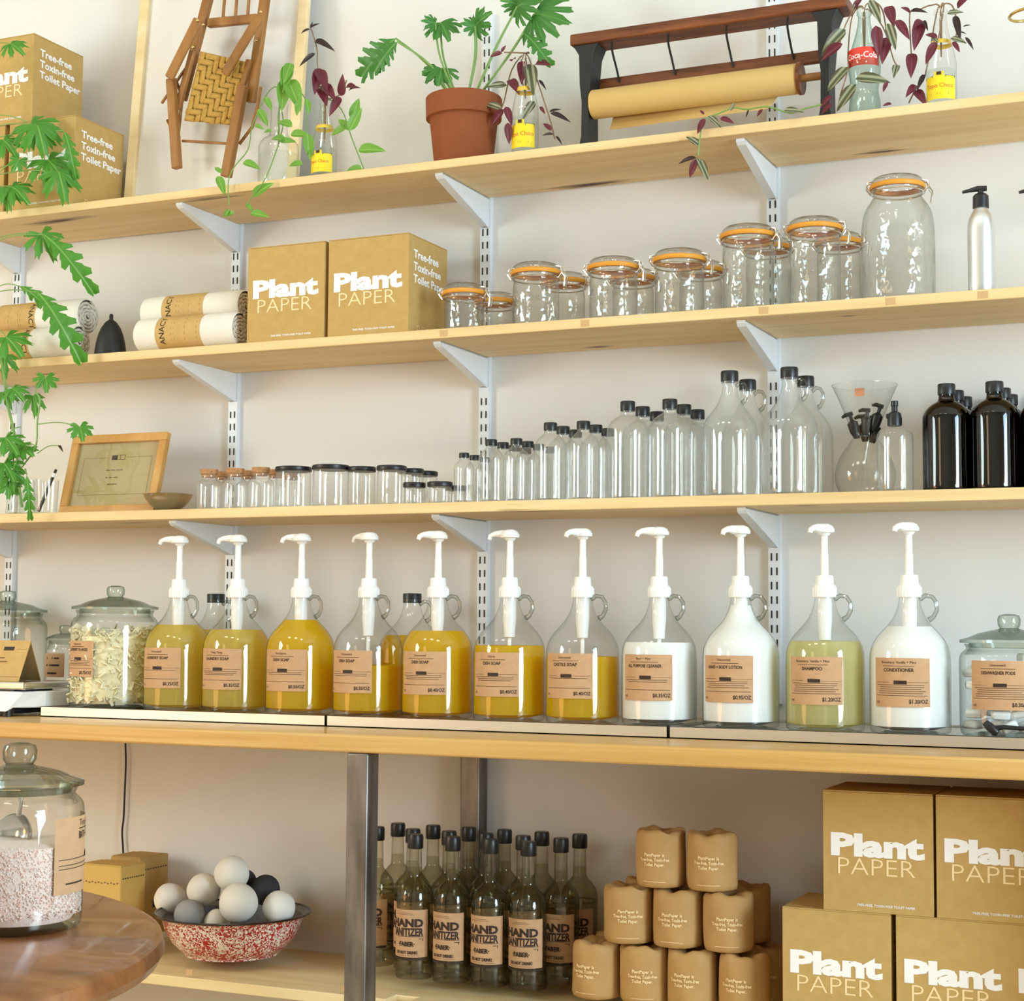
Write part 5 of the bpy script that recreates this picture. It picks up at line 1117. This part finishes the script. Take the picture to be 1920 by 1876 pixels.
for rowY, pys, pxs, lab, grp in ((-.275, 1600, (779, 849, 920, 991), 'labelled sanitizer bottle in the front row', 'front sanitizer bottles'), (-.186, 1590, (707, 774, 842, 911, 981, 1052), 'sanitizer bottle in the second row', 'second row of sanitizer bottles'), (-.098, 1580, (746, 812, 879, 946, 1016, 1087), 'sanitizer bottle in the back row by the wall', 'back row of sanitizer bottles')):
    ords = ('first', 'second', 'third', 'fourth', 'fifth', 'sixth')
    for k, px in enumerate(pxs): sanitizer((atY(px, pys, rowY).x, rowY, ZL), lab + ', ' + (ords[k] + ' from the steel leg' if k < 3 else ords[len(pxs) - 1 - k] + ' from the paper rolls'), grp)

# ------------------------------------------------------------------ wrapped paper rolls
RR, RH = .0525, .1170
def roll_mesh(seed):
    random.seed(seed); seg = 32; vv = []; pr = [(.30, .004), (.80, 0), (.95, .003), (.985, .012), (1, .035), (1, .06), (1, .09), (.985, RH - .010), (.93, RH - .002), (.75, RH), (.35, RH - .006), (.2, RH - .012)]
    ph = [random.uniform(0, 6) for _ in range(6)]
    for r, z in pr:
        for i in range(seg):
            a = 2 * PI * i / seg; edge = 1 if z < .02 or z > RH - .02 else .35
            k = 1 + edge * (.022 * math.sin(5 * a + ph[0] + z * 50) + .014 * math.sin(9 * a + ph[1]) + .010 * math.sin(14 * a + ph[2] + z * 90))
            zz = z + (.003 * math.sin(3 * a + ph[3]) + .002 * math.sin(7 * a + ph[4]) if z > RH - .02 else 0)
            vv.append((RR * r * k * math.cos(a), RR * r * k * math.sin(a), max(0, zz)))
    ff = [(j * seg + i, j * seg + (i + 1) % seg, (j + 1) * seg + (i + 1) % seg, (j + 1) * seg + i) for j in range(len(pr) - 1) for i in range(seg)] + [tuple(range(seg))[::-1], tuple(range((len(pr) - 1) * seg, len(pr) * seg))]
    return MB().add(vv, ff).mesh('wrapped_roll', KPAPER, angle=60)
rmes = [roll_mesh(s) for s in (1, 2, 3)]
def troll(px, py, Y, z, lab, grp, k, n=0):
    lab += ', ' + ('first', 'second', 'third', 'fourth')[n] + ' from the sanitizer bottles'
    o = thing('wrapped_paper_roll', (atY(px, py, Y).x, Y, z), lab, 'paper roll', grp, R(random.uniform(-10, 18)))
    obj('wrapper', rmes[k % 3], o, rot=(0, 0, k * 1.1 * 0))
    mf = cyl(RR * 1.036, 0)
    print_on('lettering', [('PlantPaper is', 0, .066, .0068, .03, .92, 'c'), ('Tree-free, Toxin-free', 0, .056, .0068, .03, .80, 'c'), ('Toilet Paper.', 0, .046, .0068, .03, .92, 'c')], mf, CREAM, o)
    print_on('seam_line', [(None, 0, .014, .05, .0009)], mf, CREAM, o)
YR = -.285; zs = [ZL, ZL + RH + .0035, ZL + 2 * (RH + .0035)]
for k, px in enumerate((1120, 1209, 1299, 1396)): troll(px, 1830, YR, zs[0], 'brown wrapped roll in the bottom tier', 'bottom tier of paper rolls', k, k)
for k, px in enumerate((1179, 1272, 1366)): troll(px, 1720, YR, zs[1], 'brown wrapped roll in the middle tier', 'middle tier of paper rolls', k + 1, k)
for k, px in enumerate((1239, 1336)): troll(px, 1615, YR, zs[2], 'brown wrapped roll in the top tier', 'top tier of paper rolls', k + 1, k)
for k, px in enumerate((1160, 1252, 1344, 1436)): troll(px, 1830, YR + .115, zs[0], 'wrapped roll hidden behind the bottom tier', 'rear bottom paper rolls', k, k)
for k, px in enumerate((1218, 1308, 1398)): troll(px, 1720, YR + .115, zs[1], 'wrapped roll hidden behind the middle tier', 'rear middle paper rolls', k + 2, k)

# ------------------------------------------------------------------ enamel bowl with wool balls
YB = -.225; cb = atY(437, 1690, YB); q = mpp((cb.x, YB, .45)); rbw = 146 * q; hb = .098
bo = thing('enamel_bowl', (cb.x, YB, ZL), 'red and white speckled enamel bowl with black rim on the lower shelf', 'bowl')
bo_m = [(0, .001), (rbw * .55, 0), (rbw * .60, .003), (rbw * .76, hb * .30), (rbw * .86, hb * .62), (rbw * .91, hb * .88), (rbw * .985, hb * .985)]
put('bowl_shell', MB().lathe(smoothprof(bo_m, 2), 48), ENAMEL, bo)
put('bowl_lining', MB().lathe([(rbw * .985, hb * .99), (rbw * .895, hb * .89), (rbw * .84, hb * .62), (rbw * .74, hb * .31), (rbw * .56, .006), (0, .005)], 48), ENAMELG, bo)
put('rim', MB().tube([(rbw * .99 * math.cos(2 * PI * i / 48), rbw * .99 * math.sin(2 * PI * i / 48), hb * .99) for i in range(48)], .0028, 8, closed=True), ENAMELD, bo)
def ball_mesh(mat, seed):
    bm = bmesh.new(); bmesh.ops.create_icosphere(bm, subdivisions=4, radius=1); random.seed(seed); p = [random.uniform(0, 6) for _ in range(5)]
    for v in bm.verts:
        c = v.co; v.co = c * (1 + .018 * math.sin(3 * c.x + p[0]) * math.sin(2.6 * c.y + p[1]) + .012 * math.sin(5 * c.z + p[2] + c.x * 3) + .010 * random.uniform(-.3, .3))
    me = bpy.data.meshes.new('wool_ball'); bm.to_mesh(me); bm.free(); me.materials.append(mat); me.shade_smooth(); return me
bmw = [ball_mesh(WOOLW, 1), ball_mesh(WOOLW, 2)]; bmg = ball_mesh(WOOLG, 3); bmd = ball_mesh(WOOLD, 4)
balls = [(319, 1685, 29.5, -.225, 'W', 'white wool dryer ball at the bowl rim beside the kraft boxes'), (355, 1714, 28.5, -.285, 'G', 'light grey wool dryer ball low at the bowl rim'), (382, 1668, 31, -.225, 'W', 'white wool dryer ball below the topmost one, above the grey ball'),
         (435, 1637, 33, -.225, 'W', 'topmost white wool dryer ball on the heap'), (407, 1728, 24, -.255, 'W', 'white wool dryer ball sunk low in front of the heap'), (447, 1692, 36.5, -.290, 'W', 'biggest white wool dryer ball at the front of the heap'),
         (497, 1668, 28, -.170, 'D', 'charcoal wool dryer ball beside the topmost white one'), (456, 1655, 26, -.140, 'D', 'charcoal wool dryer ball peeking out behind the topmost white one'), (523, 1701, 31, -.225, 'W', 'white wool dryer ball at the bowl rim below the charcoal one')]
for k, (px, py, rp, Y, c, lab) in enumerate(balls):
    P = atY(px, py, Y); r = rp * mpp(P); me = {'W': bmw[k % 2], 'G': bmg, 'D': bmd, 'D2': bmd}[c]
    tag(obj('wool_ball', me, None, P, (k, k * 2, k * 3), (r, r, r)), lab, 'wool ball', 'wool dryer balls in the bowl')
# two small kraft boxes with soap
def kbox(pxl, pxr, ytop, Y, d, name, lab, mat):
    a = atY(pxl, 1660, Y); b = atY(pxr, 1660, Y); h = atY((pxl + pxr) / 2, ytop, Y).z - ZL; w = b.x - a.x
    o = thing(name, ((a.x + b.x) / 2, Y + d / 2, ZL), lab, 'box'); put('box_body', MB().box((0, 0, h / 2), (w, d, h)), mat, o, bevel=.003)
    fl = MB().box((0, -d * .1, h + .0012), (w * .96, d * .75, .002)); put('flap', fl, mat, o, smooth=False)
    fr_ = lambda x, y: (x, -d / 2 - .0005, y); sd_ = lambda x, y: (w / 2 + .0005, x, y)
    zz = h - .042; dots = [(None, -w * .42 + i * w * .84 / 11, zz + (.002 if i % 2 else 0), w * .04, .003) for i in range(12)] + [(None, w * .1, h * .45, .004, .012), (None, w * .25, h * .35, .007, .007), (None, -w * .15, h * .4, .010, .003)]
    print_on('print_pattern', dots, fr_, INKB, o); print_on('side_pattern', [(None, -d * .4 + i * d * .8 / 9, h - .03, d * .05, .003) for i in range(10)] + [(None, 0, h * .4, .012, .02), (None, .03, h * .3, .01, .03)], sd_, INK, o)
KY = pbr('kraft_yellow', srgb(214, 176, 96), .75)
kbox(206, 262, 1607, -.17, .12, 'small_kraft_box', 'taller brown kraft box with printed sides behind the yellow one', KPAPER if False else KRAFT)
kbox(150, 226, 1622, -.30, .10, 'small_kraft_box', 'yellowish kraft box half hidden by the round table', KY)
# power cord on the wall
pts = [atY(235, 1392, -.012), atY(236, 1430, -.012), atY(234, 1480, -.012), atY(232, 1530, -.012), atY(229, 1560, -.012), atY(231, 1600, -.012), atY(231, 1690, -.012)]
cdm = thing('power_cord', tuple(pts[-1]), 'thin black power cord hanging down the wall behind the kraft boxes', 'cord')
put('cable', MB().tube([p - pts[-1] for p in smooth3(pts)], .0026, 8), BLACKP, cdm)

# ------------------------------------------------------------------ round table with the salt jar
TC, TR_, TZ_ = (-.448, -2.226), .6335, .75
tb = thing('round_table', (TC[0], TC[1], 0), 'round dark walnut table in front of the counter', 'table')
put('table_top', MB().lathe([(0, TZ_ - .040), (TR_ - .03, TZ_ - .040), (TR_ - .006, TZ_ - .034), (TR_, TZ_ - .022), (TR_ - .004, TZ_ - .006), (TR_ - .016, TZ_), (0, TZ_)], 96), WALNUT, tb)
put('pedestal', MB().lathe([(.045, .06), (.05, .2), (.07, .5), (.05, .66), (.13, .71), (0, .71)], 28), WALNUT, tb)
for k in range(4):
    a = k * PI / 2 + .4; put('foot', MB().tube([(0, 0, .11), (.18 * math.cos(a), .18 * math.sin(a), .09), (.40 * math.cos(a), .40 * math.sin(a), .025)], [.04, .034, .024], 10), WALNUT, tb)
JB = atZ(28, 1738, TZ_); q = mpp(JB); rj = 122 * q; hj = 262 * q
sj = cookie_jar((JB.x, JB.y, TZ_), rj, hj, 'lidded glass jar of pink bath salt with a steel scoop on the round table')
put('salt', MB().lathe([(0, .013), (rj * .84, .012), (rj * .955, .028), (rj * .965, .10), (rj * .965, hj * .60), (rj * .6, hj * .64), (0, hj * .62)], 40), SALT, sj)
grains = MB(); random.seed(8)
for _ in range(5200):
    a = random.uniform(0, 2 * PI); zz = random.uniform(.02, hj * .625); rr_ = rj * (.966 if zz < hj * .60 else random.uniform(.3, .965)); s_ = random.uniform(.0010, .0022)
    if zz > hj * .60: zz = hj * (.605 + .03 * (1 - rr_ / rj))
    Mx = Matrix.Translation((rr_ * math.cos(a), rr_ * math.sin(a), zz)) @ Matrix.Rotation(random.uniform(0, 6), 4, Vector((1, random.random(), random.random())).normalized())
    grains.box((0, 0, 0), (s_, s_, s_), mi=random.choice((0, 0, 1, 2)), M=Mx)
tag(put('salt_grains', grains, [pbr('grain_pale', srgb(246, 226, 218), .5), pbr('grain_pink', srgb(244, 206, 192), .5), pbr('grain_white', srgb(250, 240, 238), .5)], sj, smooth=False), kind='stuff')
lb = obj('label', setmat(cylpatch(rj + .0008, .118, hj * .27, hj * .80, R(112)), KLABEL), sj)
print_on('lettering', [('Triple Salt', .012, hj * .735, .0085, 0, 1, 'c'), (None, .012, hj * .715, .05, .0012), ('BATH SALT', .012, hj * .645, .0095, .02, .75, 'c'), (None, -.008, hj * .51, .09, .0009), (None, 0, hj * .47, .105, .0009), (None, 0, hj * .445, .105, .0009), (None, -.02, hj * .34, .04, .002)], cyl(rj + .0016, 0, R(112)), INK, lb)
print_on('badge', [(None, .03, hj * .515, .03, .009)], cyl(rj + .0018, 0, R(112)), INK, lb)
sp2 = thing('metal_scoop', (JB.x - .01, JB.y, TZ_ + hj * .64), 'round steel scoop stuck in the pink salt', 'scoop')
Ms = Matrix.Rotation(R(62), 4, 'X')
bowl = MB().lathe([(0, -.018), (.016, -.015), (.027, -.007), (.031, .004), (.0295, .004), (.025, -.006), (.015, -.0135), (0, -.0165)], 28, M=Ms)
put('scoop_bowl', bowl, CHROME, sp2); put('scoop_handle', MB().tube([(.004, .008, .026), (.006, .010, .05), (.004, .010, hj * .25)], .003, 8), CHROME, sp2)
